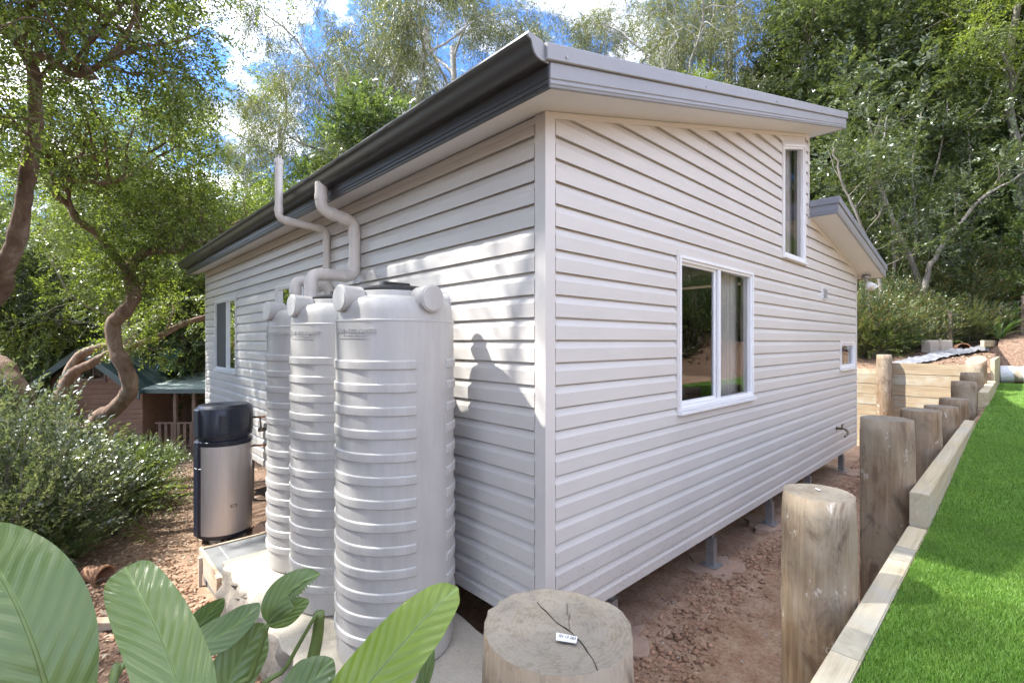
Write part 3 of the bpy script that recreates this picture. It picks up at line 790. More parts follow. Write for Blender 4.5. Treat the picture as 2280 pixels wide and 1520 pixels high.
# garden tap
tp = MB(); tp.tube([(5.62, -0.01, 0.745), (5.62, -0.10, 0.745), (5.60, -0.13, 0.74), (5.585, -0.15, 0.72)], [0.014, 0.013, 0.017, 0.013], 10)
tp.tube([(5.62, -0.075, 0.745), (5.62, -0.085, 0.80)], 0.010, 8); tp.tube([(5.565, -0.088, 0.803), (5.675, -0.088, 0.803)], 0.008, 8)
tp.tube([(5.62, -0.012, 0.745), (5.62, -0.022, 0.745)], 0.032, 12); tp.tube([(5.585, -0.15, 0.72), (5.50, -0.17, 0.715), (5.30, -0.18, 0.70)], 0.013, 8)
tp.build("garden_tap", M['brass'], house, smooth=True)
# floodlight under the lower eave
lx0, ly0 = 6.93, -0.10; lz0 = zl(lx0)
fl = MB(); fl.lathe([(0.001, lz0 - 0.06), (0.06, lz0 - 0.06), (0.065, lz0 - 0.03), (0.05, lz0 - 0.003), (0.001, lz0 - 0.003)], 20, (lx0, ly0))
fl.tube([(lx0, ly0, lz0 - 0.06), (lx0, ly0, lz0 - 0.10)], 0.02, 10); flo = fl.build("security_light", M['galv'], house, smooth=True)
for dx in (-0.09, 0.09):
    c = np.array([lx0 + dx, ly0 - 0.03, lz0 - 0.12]); d = np.array([dx * 2.2, -0.35, -0.55]); d /= np.linalg.norm(d)
    MB().tube([c, c + d * 0.05, c + d * 0.10], [0.025, 0.05, 0.06], 14).build("lamp_head", M['white'], flo, smooth=True)
MB().tube([(lx0, ly0 - 0.03, lz0 - 0.12), (lx0, ly0 - 0.04, lz0 - 0.19), (lx0, ly0 - 0.04, lz0 - 0.22)], [0.02, 0.03, 0.02], 10).build("sensor", M['galv'], flo, smooth=True)

# adjustable steel stumps under the floor on concrete footings
for k, (x, y) in enumerate([(0.75, 0.12), (2.17, 0.10), (3.53, 0.10), (4.9, 0.12), (6.5, 0.12), (0.3, 2.2), (0.3, 4.2), (0.3, 6.4)]):
    g = float(H(x, y)); 
    pr = MB().box(x - 0.033, x + 0.033, y - 0.033, y + 0.033, g - 0.05, ZB - 0.13)
    pr.tube([(x, y, ZB - 0.13), (x, y, ZB - 0.005)], 0.014, 10); pr.tube([(x, y, ZB - 0.115), (x, y, ZB - 0.09)], 0.028, 6)
    pr.box(x - 0.07, x + 0.07, y - 0.07, y + 0.07, g + 0.012, g + 0.02)
    pr.box(x - 0.05, x + 0.05, y - 0.05, y + 0.05, ZB - 0.012, ZB - 0.006)
    st = pr.build("steel_stump", M['galv'], house)
    n = 26; rr = 0.12 + 0.10 * np.abs(np.sin(np.arange(n) * 0.55 + k * 2.0)) + 0.05 * rng.random(n)
    top = [(x + 0.02 + rr[i] * 1.15 * math.cos(i * 2 * PI / n), y - 0.02 + rr[i] * math.sin(i * 2 * PI / n), g + 0.005 + 0.008 * rng.random()) for i in range(n)]
    bot = [(a * 1.0 + (a - x) * 0.12, b + (b - y) * 0.12, c - 0.10) for a, b, c in top]
    MB().add(top + bot, [tuple(range(n))] + [(i, n + i, n + (i + 1) % n, (i + 1) % n) for i in range(n)]).build("footing", M['pad'], st)

# rainwater and vent pipes
def pipe(name, pts, r, rad, mat=M['pvc'], label=None, sock=True):
    path = elbow(pts, rad, 7); mb = MB(); mb.tube(path, r, 18); o = mb.build(name, mat, house, auto=40)
    if label: o["label"] = label
    if sock:
        P_ = [np.array(p, float) for p in pts]
        for a, b, c in zip(P_, P_[1:], P_[2:]):
            for q in (a, c):
                d = (q - b) / np.linalg.norm(q - b); k = min(rad, 0.45 * np.linalg.norm(q - b)) 
                MB().tube([b + d * k, b + d * (k + 0.045)], r + 0.004, 18).build("socket", mat, o, auto=40)
    return o
dp = pipe("downpipe", [(-0.352, 2.055, 3.125), (-0.352, 2.055, 2.915), (-0.064, 2.085, 2.872), (-0.064, 2.085, 2.425), (-0.44, 2.03, 2.405), (-0.44, 2.03, 2.10)], 0.047, 0.075,
     label="cream downpipe bending from gutter to wall to tank")
MB().lathe([(0.0475, 2.520), (0.053, 2.520), (0.053, 2.545), (0.0475, 2.545)], 20, (-0.064, 2.085)).build("clip", M['pvc'], dp)
pipe("vent_pipe", [(-0.475, 2.66, 3.44), (-0.475, 2.66, 2.935), (-0.05, 2.695, 2.915), (-0.05, 2.695, 1.2)], 0.032, 0.055, label="thin cream vent pipe rising above the gutter")
vc = MB().lathe([(0.036, 3.40), (0.036, 3.44), (0.030, 3.445), (0.030, 3.47), (0.001, 3.475)], 16, (-0.475, 2.66)).build("vent_cap", M['pvc'], house)
for k in range(8):
    a = k * PI / 4; MB().box(-0.004, 0.004, -0.002, 0.002, 3.447, 3.467, Matrix.Translation((-0.475 + 0.031 * math.cos(a), 2.66 + 0.031 * math.sin(a), 0)) @ Matrix.Rotation(a + PI / 2, 4, 'Z')).build("slot", M['dark'], vc)
pipe("overflow_pipe", [(-0.42, 2.42, 2.00), (-0.42, 2.42, 2.40), (-0.16, 2.36, 2.36), (-0.16, 2.36, 1.9)], 0.045, 0.07, label="second cream pipe looping over behind the downpipe")

# ------------------------------------------------------------------ concrete under the tanks
SLZ = 0.24
sl = MB(); n = 46
edge = []
for i in range(n + 1):
    y = -0.15 + 2.56 * i / n; edge.append((-0.945 + 0.012 * math.sin(i * 1.7) + 0.010 * rng.standard_normal(), y))
out = edge + [(-0.05, 2.41), (-0.07, 1.2), (-0.085, 0.62), (-0.11, 0.42), (-0.10, 0.25), (-0.16, 0.08), (-0.14, -0.12)]
m_ = len(out)
rings = [(0.0, SLZ + 0.0), (0.012, SLZ - 0.012), (0.018, SLZ - 0.05), (0.008, SLZ - 0.12), (0.04, SLZ - 0.2), (0.02, SLZ - 0.30), (0.06, SLZ - 0.42), (0.05, SLZ - 0.7)]
cx_, cy_ = -0.5, 1.1; V_ = []
for k, (g, z) in enumerate(rings):
    for (x, y) in out:
        j = 0.0 if k < 2 else 0.013 * rng.standard_normal()
        sx = 1 if x > cx_ else -1
        V_.append((x + sx * (g + j), y + (0.5 * g if y > cy_ else -0.5 * g), z + (0.004 * rng.standard_normal() if k > 2 else 0.0)))
F_ = [tuple(range(m_))[::-1]] + [(k * m_ + i, (k + 1) * m_ + i, (k + 1) * m_ + (i + 1) % m_, k * m_ + (i + 1) % m_) for k in range(len(rings) - 1) for i in range(m_)]
slm = mesh_py("concrete_slab", V_, F_); slm.materials.append(M['concrete']); slm.materials.append(M['roughconcrete'])
for p_ in slm.polygons[1 + m_:]: p_.material_index = 1; p_.use_smooth = True
slab = obj("concrete_slab", slm, None); tag(slab, "rough old concrete slab carrying the three water tanks", "slab")

padt = thing("concrete_pad", "small fresh grey concrete pad with timber formwork beside the slab", "concrete pad", (-0.48, 2.9, 0))
def lbox(parent, *b):      # box in world coordinates, stored relative to its thing
    mb = MB().box(*b); L = parent.location; mb.v = [(x - L[0], y - L[1], z - L[2]) for x, y, z in mb.v]; return mb
lbox(padt, -0.915, -0.06, 2.43, 3.27, -0.25, 0.045).build("pad_slab", M['newconcrete'], padt, bevel=0.006)
lbox(padt, -0.942, -0.918, 2.43, 3.31, -0.12, 0.058).build("formwork", M['formply'], padt)
lbox(padt, -0.917, -0.06, 3.273, 3.297, -0.12, 0.056).build("formwork", M['formply'], padt)
lbox(padt, -0.972, -0.9425, 2.50, 2.575, -0.30, 0.085).build("stake", M['formply'], padt)
lbox(padt, -0.968, -0.9425, 3.16, 3.20, -0.30, 0.02).build("stake", M['formply'], padt)
lbox(padt, -0.80, -0.795, 2.45, 3.25, 0.0455, 0.0475).build("score_line", M['pebble'], padt)

# ------------------------------------------------------------------ water tanks
TR, TH = 0.315, 1.90
def text_mesh(body, size, extrude=0.0):
    cu = bpy.data.curves.new("lettering", 'FONT'); cu.body = body; cu.size = size; cu.extrude = extrude; cu.offset = size * 0.03
    o = bpy.data.objects.new("lettering", cu); COL.objects.link(o)
    dg = bpy.context.evaluated_depsgraph_get(); me = bpy.data.meshes.new_from_object(o.evaluated_get(dg))
    bpy.data.objects.remove(o); bpy.data.curves.remove(cu); return me
def band_mesh():
    h = 0.042; gap0, gap1 = math.radians(-66), math.radians(-102 + 360)
    prof = [(TR - 0.002, -0.001), (TR + 0.0065, 0.0), (TR + 0.008, 0.002), (TR + 0.0085, h * 0.5), (TR + 0.008, h - 0.004), (TR + 0.006, h - 0.001), (TR - 0.002, h + 0.004)]
    mb = MB(); mb.lathe(prof, 66, (0, 0), gap0, gap1); m = 67
    for e in (0, 66): mb.f.append(tuple(e + m * j for j in range(len(prof))))
    me = mb.mesh("band"); sharp(me, 18); me.materials.append(M['tank']); return me
def body_mesh():
    prof = [(0.001, 0.0), (TR - 0.03, 0.0), (TR - 0.012, 0.006), (TR - 0.004, 0.03), (TR - 0.003, 0.12), (TR, 0.14), (TR, 1.742), (TR + 0.002, 1.745), (TR + 0.002, 1.752), (TR - 0.004, 1.756),
            (TR - 0.006, 1.80), (TR - 0.014, 1.835), (TR - 0.034, 1.862), (TR - 0.075, 1.876), (TR - 0.095, 1.880), (TR - 0.099, 1.905), (TR - 0.11, 1.909), (0.001, 1.909)]
    mb = MB().lathe(prof, 72); me = mb.mesh("body"); sharp(me, 30); me.materials.append(M['tank']); return me
def lug_mesh():
    mb = MB(); R_ = 0.068        # stub cylinder pointing along +X with a rimmed end disc
    prof = [(0.0005, 0.337), (R_ - 0.006, 0.337), (R_ - 0.004, 0.333), (R_ + 0.002, 0.330), (R_ + 0.003, 0.322), (R_, 0.316), (R_ - 0.004, 0.22), (0.001, 0.205)]
    v = []; f = []; n = 28
    for (r, x) in prof:
        for i in range(n): v.append((x, r * math.cos(2 * PI * i / n), r * math.sin(2 * PI * i / n)))
    for j in range(len(prof) - 1):
        for i in range(n): f.append((j * n + i, j * n + (i + 1) % n, (j + 1) * n + (i + 1) % n, (j + 1) * n + i))
    mb.add(v, f); me = mb.mesh("lug"); sharp(me, 35); me.materials.append(M['tank']); return me
def lid_mesh():
    mb = MB().lathe([(0.001, 1.945), (0.150, 1.940), (0.195, 1.925), (0.205, 1.921), (0.205, 1.912), (0.001, 1.910)], 40)
    mb.tube([(-0.08, 0, 1.955), (0.08, 0, 1.955)], 0.016, 8); me = mb.mesh("lid"); sharp(me, 35); me.materials.append(M['black']); return me
def letter_mesh():
    mb = MB(); r0 = TR + 0.0005
    def wrap(me, u0, z0, flat=False):
        vs_ = [v.co.copy() for v in me.vertices]; fs = [tuple(p.vertices) for p in me.polygons]
        out_ = []
        for c in vs_:
            a = math.radians(-192) + (u0 + c.x) / r0; r = r0 + max(c.z, 0) * 1.0
            out_.append((r * math.cos(a), r * math.sin(a), z0 + c.y))
        mb.add(out_, fs)
    wrap(text_mesh("PURE WATER SAVERS", 0.027, 0.004), 0.045, 1.688)
    for (u0, u1, z, h) in ((0.10, 0.24, 1.672, 0.008), (0.06, 0.27, 1.658, 0.004)):      # finer raised lines below
        k = 0; u = u0
        while u < u1:
            L_ = 0.006 + 0.006 * ((k * 7) % 3); q = MB().box(u, u + L_, 0, h, 0, 0.0018)
            me = q.mesh("q"); wrap(me, 0, z); bpy.data.meshes.remove(me); u += L_ + 0.0035; k += 1
    # round emblem at the start of the line
    e = MB(); 
    for i in range(14):
        a = i * 2 * PI / 14; e.box(0.018 + 0.016 * math.cos(a) - 0.003, 0.018 + 0.016 * math.cos(a) + 0.003, 0.008 + 0.022 * math.sin(a) - 0.004, 0.008 + 0.022 * math.sin(a) + 0.004, 0, 0.002)
    e.box(0.012, 0.024, 0.0, 0.018, 0, 0.002); me = e.mesh("e"); wrap(me, 0, 1.684); bpy.data.meshes.remove(me)
    me = mb.mesh("lettering"); me.materials.append(M['tank']); return me
tb, tbn, tl, tli, tle = body_mesh(), band_mesh(), lug_mesh(), lid_mesh(), letter_mesh()
for (x, y, lab) in ((-0.487, 0.668, "pale grey ribbed water tank nearest the corner post, foremost of the row"),
                    (-0.480, 1.372, "pale grey ribbed water tank in the middle of the row of tanks"),
                    (-0.425, 2.035, "pale grey ribbed water tank farthest back, fed by the downpipe")):
    t_ = thing("water_tank", lab, "water tank", (x, y, SLZ + 0.003), 0, "slim water tanks along the wall")
    inst("body", tb, t_)
    for k in range(13): inst("band", tbn, t_, (0, 0, 0.145 + 0.1135 * k + (0.0)))
    for k in range(4): inst("lug", tl, t_, (0, 0, 1.862), (0, 0, math.radians(-87 + 90 * k)))
    inst("lid", tli, t_); inst("lettering", tle, t_)
# dropped tool by the middle tank
tt = thing("hand_tool", "black handled hand tool dropped on the slab edge", "tool", (-0.80, 1.55, SLZ + 0.016), math.radians(20))
MB().tube([(0, 0, 0), (0.05, 0.02, 0.004), (0.13, 0.04, 0.002)], [0.010, 0.013, 0.009], 8).build("handle", M['black'], tt, smooth=True)
MB().tube([(0, -0.03, 0), (0.06, -0.035, 0.002), (0.13, -0.01, 0.002)], [0.009, 0.011, 0.008], 8).build("handle", M['black'], tt, smooth=True)
MB().tube([(0.13, 0.015, 0.002), (0.20, 0.016, 0)], [0.012, 0.004], 6).build("jaw", M['galv'], tt)

# ------------------------------------------------------------------ heat pump water heater
hx, hy, hz = -0.43, 4.72, float(H(-0.43, 4.72)) + 0.05
hw = thing("water_heater", "upright stainless and navy heat pump water heater behind the tanks", "water heater", (hx, hy, hz))
R_ = 0.285
fa_ = math.atan2(CAM[1] - hy, CAM[0] - hx)                    # towards the path
A0 = fa_ - math.radians(66)                                   # navy channel at the left edge
mb = MB().lathe([(0.001, 0.0), (R_ - 0.02, 0.0), (R_ - 0.005, 0.01), (R_ - 0.005, 0.05), (0.001, 0.05)], 40); mb.build("base", M['navy'], hw, smooth=False)
MB().lathe([(R_ - 0.02, 0.045), (R_, 0.05), (R_, 1.045), (R_ - 0.02, 1.055)], 64).build("shell", M['steel'], hw, auto=40)
MB().lathe([(R_ - 0.03, 1.045), (R_ + 0.004, 1.05), (R_ + 0.006, 1.06), (R_ + 0.006, 1.095), (R_ - 0.004, 1.105), (R_ - 0.02, 1.11), (R_ - 0.022, 1.135)], 56).build("collar", M['navy'], hw, auto=35)
MB().lathe([(R_ - 0.022, 1.134), (R_ + 0.002, 1.14), (R_ + 0.008, 1.15), (R_ + 0.008, 1.455), (R_ + 0.001, 1.468), (R_ - 0.012, 1.472), (R_ - 0.016, 1.478), (R_ - 0.03, 1.496), (R_ - 0.06, 1.500), (0.14, 1.497), (0.12, 1.486), (0.001, 1.485)], 64).build("head", M['navy'], hw, auto=30)
st = MB()
for (z0, z1) in ((0.03, 1.10), (1.15, 1.46)):
    A1 = A0 + math.radians(0); w2 = 0.05
    c, s_ = math.cos(A1), math.sin(A1)
    Mx = Matrix(((c, -s_, 0, 0), (s_, c, 0, 0), (0, 0, 1, 0), (0, 0, 0, 1)))
    st.box(R_ - 0.05, R_ + 0.022, -0.06, 0.06, z0, z1, Mx)
st.build("side_channel", M['navy'], hw, bevel=0.008)
def onhead(ang, z, r=R_ + 0.0085):
    a = fa_ + math.radians(ang); return Matrix.Translation((r * math.cos(a), r * math.sin(a), z)) @ Matrix.Rotation(a, 4, 'Z')
for lo, hi in ((-11, 9), (62, 82)):
    gr = MB().lathe([(R_ + 0.0085, 1.19), (R_ + 0.010, 1.19), (R_ + 0.010, 1.40), (R_ + 0.0085, 1.40)], 8, (0, 0), fa_ + math.radians(lo), fa_ + math.radians(hi)); go = gr.build("louvre_panel", M['black'], hw)
    for k in range(15):
        z = 1.195 + k * 0.0137
        MB().lathe([(R_ + 0.010, z), (R_ + 0.016, z + 0.002), (R_ + 0.012, z + 0.008)], 8, (0, 0), fa_ + math.radians(lo), fa_ + math.radians(hi)).build("louvre", M['navy'], go)
MB().box(-0.001, 0.004, -0.033, 0.033, 0.35, 0.383, onhead(18, 0, R_ - 0.002)).build("hand_grip", M['brass'], hw)
MB().box(0.0045, 0.007, -0.022, 0.022, 0.358, 0.375, onhead(18, 0, R_ - 0.002)).build("grip_recess", M['pebble'], hw)
MB().lathe([(R_ + 0.001, 0.80), (R_ + 0.024, 0.80), (R_ + 0.024, 0.806), (R_ + 0.001, 0.806)], 10, (0, 0), A0 - 0.22, A0 + 0.30).build("strap", M['white'], hw)
for (z, L_) in ((1.32, 0.16), (0.98, 0.2)):
    o_ = onhead(84, z, R_ + 0.002); p0 = o_ @ Vector((0, 0, 0)); 
    MB().tube([p0, p0 + Vector((0.10, -0.05, 0.0)), p0 + Vector((0.36, -0.06, 0))], 0.012, 8).build("copper_pipe", M['copper'], hw, smooth=True)
p0 = onhead(84, 1.32, R_ + 0.002) @ Vector((0, 0, 0))
MB().tube([p0 + Vector((0.07, -0.05, 0.0)), p0 + Vector((0.08, -0.06, -0.14))], 0.010, 8).tube([p0 + Vector((0.05, -0.06, -0.15)), p0 + Vector((0.14, -0.06, -0.15))], 0.024, 10).build("relief_valve", M['brass'], hw, smooth=True)
for a_ in (0.6, 2.4, 4.0, 5.4):
    x_, y_ = 0.2 * math.cos(a_), 0.2 * math.sin(a_); MB().box(x_ - 0.05, x_ + 0.05, y_ - 0.05, y_ + 0.05, -0.14, -0.001).build("foot_block", M['concrete'], hw)

# ------------------------------------------------------------------ log posts and sleepers
def log_mesh(r, h, seed, lean=0.0, ramp_top=0.0):
    "tapering log with slightly uneven sides; the top cap is a second material slot"
    g = np.random.default_rng(seed); n, m = 44, 22; v = []; f = []
    ph = g.uniform(0, 6, 6); am = g.uniform(0.2, 1, 6) * 0.0026
    for j in range(m + 1):
        z = h * j / m
        for i in range(n):
            a = 2 * PI * i / n
            rr = r * (1.03 - 0.05 * j / m) + sum(am[k] * math.sin((k + 1) * a + ph[k] + 0.7 * z * (k % 3)) for k in range(6)) * 0.6
            rr += 0.0016 * g.standard_normal()
            if j == m: rr -= 0.004
            zz = z + (ramp_top * math.cos(a) * r if j >= m - 1 else 0)
            v.append((rr * math.cos(a) + lean * z, rr * math.sin(a), zz))
    for j in range(m):
        for i in range(n): f.append((j * n + i, j * n + (i + 1) % n, (j + 1) * n + (i + 1) % n, (j + 1) * n + i))
    rings = [0.97, 0.8, 0.6, 0.4, 0.2]; b0 = m * n
    for k, s in enumerate(rings):
        st_ = len(v)
        for i in range(n):
            x, y, z = v[b0 + i] if k == 0 else v[b0 + i]
            v.append((lean * h + (x - lean * h) * s, y * s, h + ramp_top * (x - lean * h) * s + 0.0008 * g.standard_normal()))
    v.append((lean * h, 0, h))
    s0 = (m + 1) * n; caps = []
    prev = b0
    for k in range(len(rings)):
        cur = s0 + k * n
        for i in range(n): caps.append((prev + i, prev + (i + 1) % n, cur + (i + 1) % n, cur + i))
        prev = cur
    ci = len(v) - 1
    for i in range(n): caps.append((prev + i, prev + (i + 1) % n, ci))
    me = mesh_py("log", v, f + caps); me.materials.append(M['post']); me.materials.append(M['endgrain'])
    for p in me.polygons[len(f):]: p.material_index = 1
    for p in me.polygons: p.use_smooth = True
    for p in me.polygons[len(f):len(f) + n]: p.use_smooth = False
    return me
POSTS = [(-1.238, -1.172, 1.412, 0.128, "cut log post with a split top and paper tag, nearest the camera"),
         (0.281, -1.172, 1.308, 0.125, "log post with a black knot near its foot, second along the lawn edge"),
         (1.575, -1.183, 1.452, 0.125, "tall log post, third along the lawn edge"),
         (2.890, -1.180, 1.372, 0.125, "greyish log post, fourth along the lawn edge"),
         (4.080, -1.180, 1.290, 0.125, "low log post half hidden behind the fourth, beside the lawn"),
         (5.304, -1.186, 1.262, 0.125, "log post, sixth along the lawn edge, with a round level top"),
         (6.556, -1.192, 1.378, 0.125, "log post, seventh along the lawn edge"),
         (7.680, -1.200, 1.440, 0.125, "log post, eighth along the lawn edge, square looking top"),
         (8.560, -1.205, 1.600, 0.125, "log post with a slanting cut top at the far end of the lawn edge"),
         (9.270, 0.060, 1.645, 0.118, "stained log post standing against the far sleeper wall by the house")]
for k, (x, y, zt, r, lab) in enumerate(POSTS):
    g = -0.25
    o = obj("log_post", log_mesh(r, zt - g, 20 + k, lean=(0.0, 0.004, 0.006, -0.004, 0.003, 0, 0.002, 0, 0, 0.002)[k], ramp_top=0.55 if k == 8 else 0.0), None, None, (x, y, g), (0, 0, k * 1.3))
    if k == 8: o.rotation_euler = (0, 0, math.radians(-20))
    tag(o, lab, "post", "log posts along the sleeper walls")
    if k == 0: post0 = o
    if k == 1: post1 = o
# split and staple-thin tag on the nearest post (its own parts)
post0.rotation_euler = (0, 0, 0)
def crack(parent, pts, w, z):
    P_ = np.array(pts, float); v = []; f = []
    for i, p in enumerate(P_):
        d = P_[min(i + 1, len(P_) - 1)] - P_[max(i - 1, 0)]; d /= np.linalg.norm(d); nrm = np.array([-d[1], d[0]])
        ww = 0.7 * (w[i] if hasattr(w, '__len__') else w)
        v += [(p[0] + nrm[0] * ww, p[1] + nrm[1] * ww, z + 0.0018), (p[0], p[1], z - 0.004), (p[0] - nrm[0] * ww, p[1] - nrm[1] * ww, z + 0.0018)]
    for i in range(len(P_) - 1):
        a = 3 * i; f += [(a, a + 3, a + 4, a + 1), (a + 1, a + 4, a + 5, a + 2), (a, a + 2, a + 5, a + 3)]
    return MB().add(v, f).build("split", M['crack'], parent)
zt0 = 1.412 + 0.25
def top_pt(px, py):      # where a photo pixel meets the post's sawn top
    d = FW + RT * (px - 1140) / 1071.0 + UP * (760 - py) / 1071.0; t = (1.412 - CAM[2]) / d[2]; p = CAM + d * t; return (p[0] - POSTS[0][0], p[1] - POSTS[0][1])
ck = [top_pt(*p) for p in ((1196, 1340), (1205, 1352), (1215, 1360), (1226, 1372), (1238, 1385), (1246, 1391), (1262, 1400), (1272, 1408), (1283, 1421), (1291, 1427), (1300, 1438), (1310, 1454), (1322, 1472), (1330, 1492))]
crack(post0, ck, [0.0001, 0.0002, 0.0003, 0.0003, 0.0003, 0.0003, 0.0004, 0.0004, 0.0005, 0.0005, 0.0006, 0.0006, 0.0007, 0.0008], zt0)
crack(post0, [top_pt(*p) for p in ((1269, 1366), (1266, 1384), (1268, 1400))], 0.00025, zt0)
crack(post0, [top_pt(*p) for p in ((1262, 1342), (1263, 1358), (1262, 1368))], 0.0002, zt0)
tg = [top_pt(*p) for p in ((1239, 1414), (1286, 1423), (1283, 1438), (1238, 1431))]
tgo = MB().add([(tg[0][0], tg[0][1], zt0 + 0.005), (tg[1][0], tg[1][1], zt0 + 0.005), (tg[2][0], tg[2][1], zt0 + 0.007), (tg[3][0], tg[3][1], zt0 + 0.006)] +
               [(x, y, zt0 + 0.0045) for x, y in tg], [(0, 3, 2, 1), (4, 5, 6, 7), (0, 1, 5, 4), (1, 2, 6, 5), (2, 3, 7, 6), (3, 0, 4, 7)]).build("paper_tag", M['paper'], post0)
ptx = text_mesh("SH 10 265", 0.0105); e1 = Vector((tg[1][0] - tg[0][0], tg[1][1] - tg[0][1], 0)).normalized(); e2 = Vector((-e1.y, e1.x, 0))
for v_ in ptx.vertices:
    c = Vector((tg[3][0], tg[3][1], zt0 + 0.0082)) + e1 * (0.0025 + v_.co.x * 0.62) + e2 * (0.0055 + v_.co.y); v_.co = c
obj("tag_print", ptx, M['ink'], tgo)
tg2 = MB().box(-0.012, 0.012, -0.004, 0.004, 0, 0.0015, Matrix.Translation((0.02, -0.02, 1.308 + 0.25 + 0.004)) @ Matrix.Rotation(-0.5, 4, 'Z')).build("paper_tag", M['paper'], post1)

# sleepers: (x0, x1, top, courses)
rw = thing("retaining_wall", "treated pine sleeper wall holding the lawn beside the row of posts", "retaining wall", (0, -1.34, 0))
def sleeper(parent, x0, x1, y0, y1, z0, z1, mat, along='x', name="sleeper"):
    L = parent.location; cx, cy, cz = (x0 + x1) / 2, (y0 + y1) / 2, (z0 + z1) / 2
    mb = MB().box(x0 - cx, x1 - cx, y0 - cy, y1 - cy, z0 - cz, z1 - cz); me = mb.mesh(name)
    bm = bmesh.new(); bm.from_mesh(me); bmesh.ops.bevel(bm, geom=bm.edges[:], offset=0.004, segments=2, affect='EDGES'); bm.to_mesh(me); bm.free()
    me.materials.append(mat)
    o = obj(name, me, None, parent, (cx - L[0], cy - L[1], cz - L[2]), (0, rng.normal(0, 0.002), 0)); return o
for (x0, x1, zt) in ((-1.52, 1.30, 0.953), (1.303, 4.12, 0.908), (4.123, 6.74, 0.95), (6.743, 9.36, 1.03)):
    for c in range(5):
        j = (c % 2) * 0.0
        sleeper(rw, x0 + 0.002, x1 - 0.002, -1.381 + 0.002 * (c % 2), -1.304 - 0.001 * (c % 3), zt - 0.2 * (c + 1) + 0.003, zt - 0.2 * c, M['sleeper'])
sleeper(rw, 1.335, 4.72, -1.382, -1.305, 0.911, 1.112, M['sleeper'])
sleeper(rw, 6.80, 9.30, -1.40, -1.305, 1.034, 1.235, M['sleeper'])
for c in range(3): sleeper(rw, 9.47, 12.1, -1.385, -1.33, 0.99 + 0.2 * c, 1.187 + 0.2 * c, M['sleeper'])
# nail plates where the top sleepers are spliced
for x in (-0.05, 0.86):
    o = MB().box(x - 0.09, x + 0.09, -0.038, 0.034, 0.9535, 0.9545).build("nail_plate", M['plate'], rw)
ew = thing("retaining_wall", "tall stained sleeper wall closing the trench beyond the house corner", "retaining wall", (9.42, -0.4, 0))
for c in range(8):
    z1 = 1.49 - 0.2 * c
    sleeper(ew, 9.385 + 0.004 * (c % 2), 9.46, -1.29, 0.02, z1 - 0.197, z1, M['sleeper_y'], 'y')
    if c > 0: sleeper(ew, 9.388 - 0.004 * (c % 2), 9.46, 0.024, 2.6, z1 - 0.197, z1, M['sleeper_y'], 'y')

# turf blades -----------------------------------------------------------
def blades(x0, x1, y0, y1, n, hgt, wid, g):
    x = g.uniform(x0, x1, n); y = g.uniform(y0, y1, n); z = lawn_z(x) + 0.02
    a = g.uniform(0, 2 * PI, n); h = hgt * g.uniform(0.6, 1.15, n); ln = g.uniform(0.1, 0.75, n) * h; b = g.uniform(0, 2 * PI, n); w_ = wid * g.uniform(0.7, 1.2, n)
    p0 = np.stack([x, y, z], 1); side = np.stack([np.cos(a), np.sin(a), 0 * a], 1) * w_[:, None]
    lean = np.stack([np.cos(b), np.sin(b), 0 * b], 1) * ln[:, None]
    mid = p0 + lean * 0.35 + np.stack([0 * h, 0 * h, h * 0.6], 1); tip = p0 + lean + np.stack([0 * h, 0 * h, h], 1)
    return np.stack([p0 - side, p0 + side, mid + side * 0.8, tip, mid - side * 0.8], 1)
g_ = np.random.default_rng(3)
B5 = np.concatenate([blades(-0.7, 1.6, -2.05, -1.386, 80000, 0.019, 0.0011, g_), blades(1.6, 4.5, -2.05, -1.386, 46000, 0.020, 0.0016, g_), blades(4.5, 11.85, -2.3, -1.386, 34000, 0.022, 0.0028, g_),
                     blades(-0.7, 11.85, -2.72, -2.05, 12000, 0.03, 0.004, g_)])
nb = len(B5); grass = obj("turf_blades", mesh_np("turf_blades", B5.reshape(-1, 3), np.arange(nb * 5).reshape(nb, 5)), M['blade'])
tag(grass, "short bright green turf blades covering the lawn strip", "grass", kind="stuff")

# ------------------------------------------------------------------ foliage machinery
def rotmats(dirs, roll, g):
    "orthonormal frames with X along dirs and a random roll"
    d = dirs / (np.linalg.norm(dirs, axis=1)[:, None] + 1e-9)
    a = np.where(np.abs(d[:, 2:3]) < 0.9, np.array([[0, 0, 1.0]]), np.array([[1.0, 0, 0]]))
    s = np.cross(a, d); s /= np.linalg.norm(s, axis=1)[:, None]; u = np.cross(d, s)
    c, k = np.cos(roll)[:, None], np.sin(roll)[:, None]
    return np.stack([d, s * c + u * k, u * c - s * k], 2)

def spray(g, n=10, L=0.22, leaf=0.055, wid=0.42, ang=55, droop=0.0, fold=0.25):
    "template twig: n leaves set alternately along +X, each leaf one folded diamond (4 corners)"
    out = []
    for i in range(n):
        t = (i + 0.5) / n; p = np.array([t * L, 0, -droop * t * t * L])
        sgn = 1 if i % 2 else -1; a = math.radians(ang + g.normal(0, 16)) * sgn * (1 - 0.6 * (t > 0.92))
        l = leaf * g.uniform(0.65, 1.15); d = np.array([math.cos(a), math.sin(a), g.normal(0.05, 0.28) - droop * 0.6]); d /= np.linalg.norm(d)
        up = np.array([g.normal(0, 0.35), g.normal(0, 0.35), 1]); s = np.cross(up, d); s /= np.linalg.norm(s); nn = np.cross(d, s)
        h = l * wid * 0.5
        out.append(np.array([p, p + d * l * 0.42 + s * h + nn * h * fold, p + d * l - nn * l * 0.10, p + d * l * 0.42 - s * h + nn * h * fold]))
    return np.concatenate(out)          # (4n, 3)

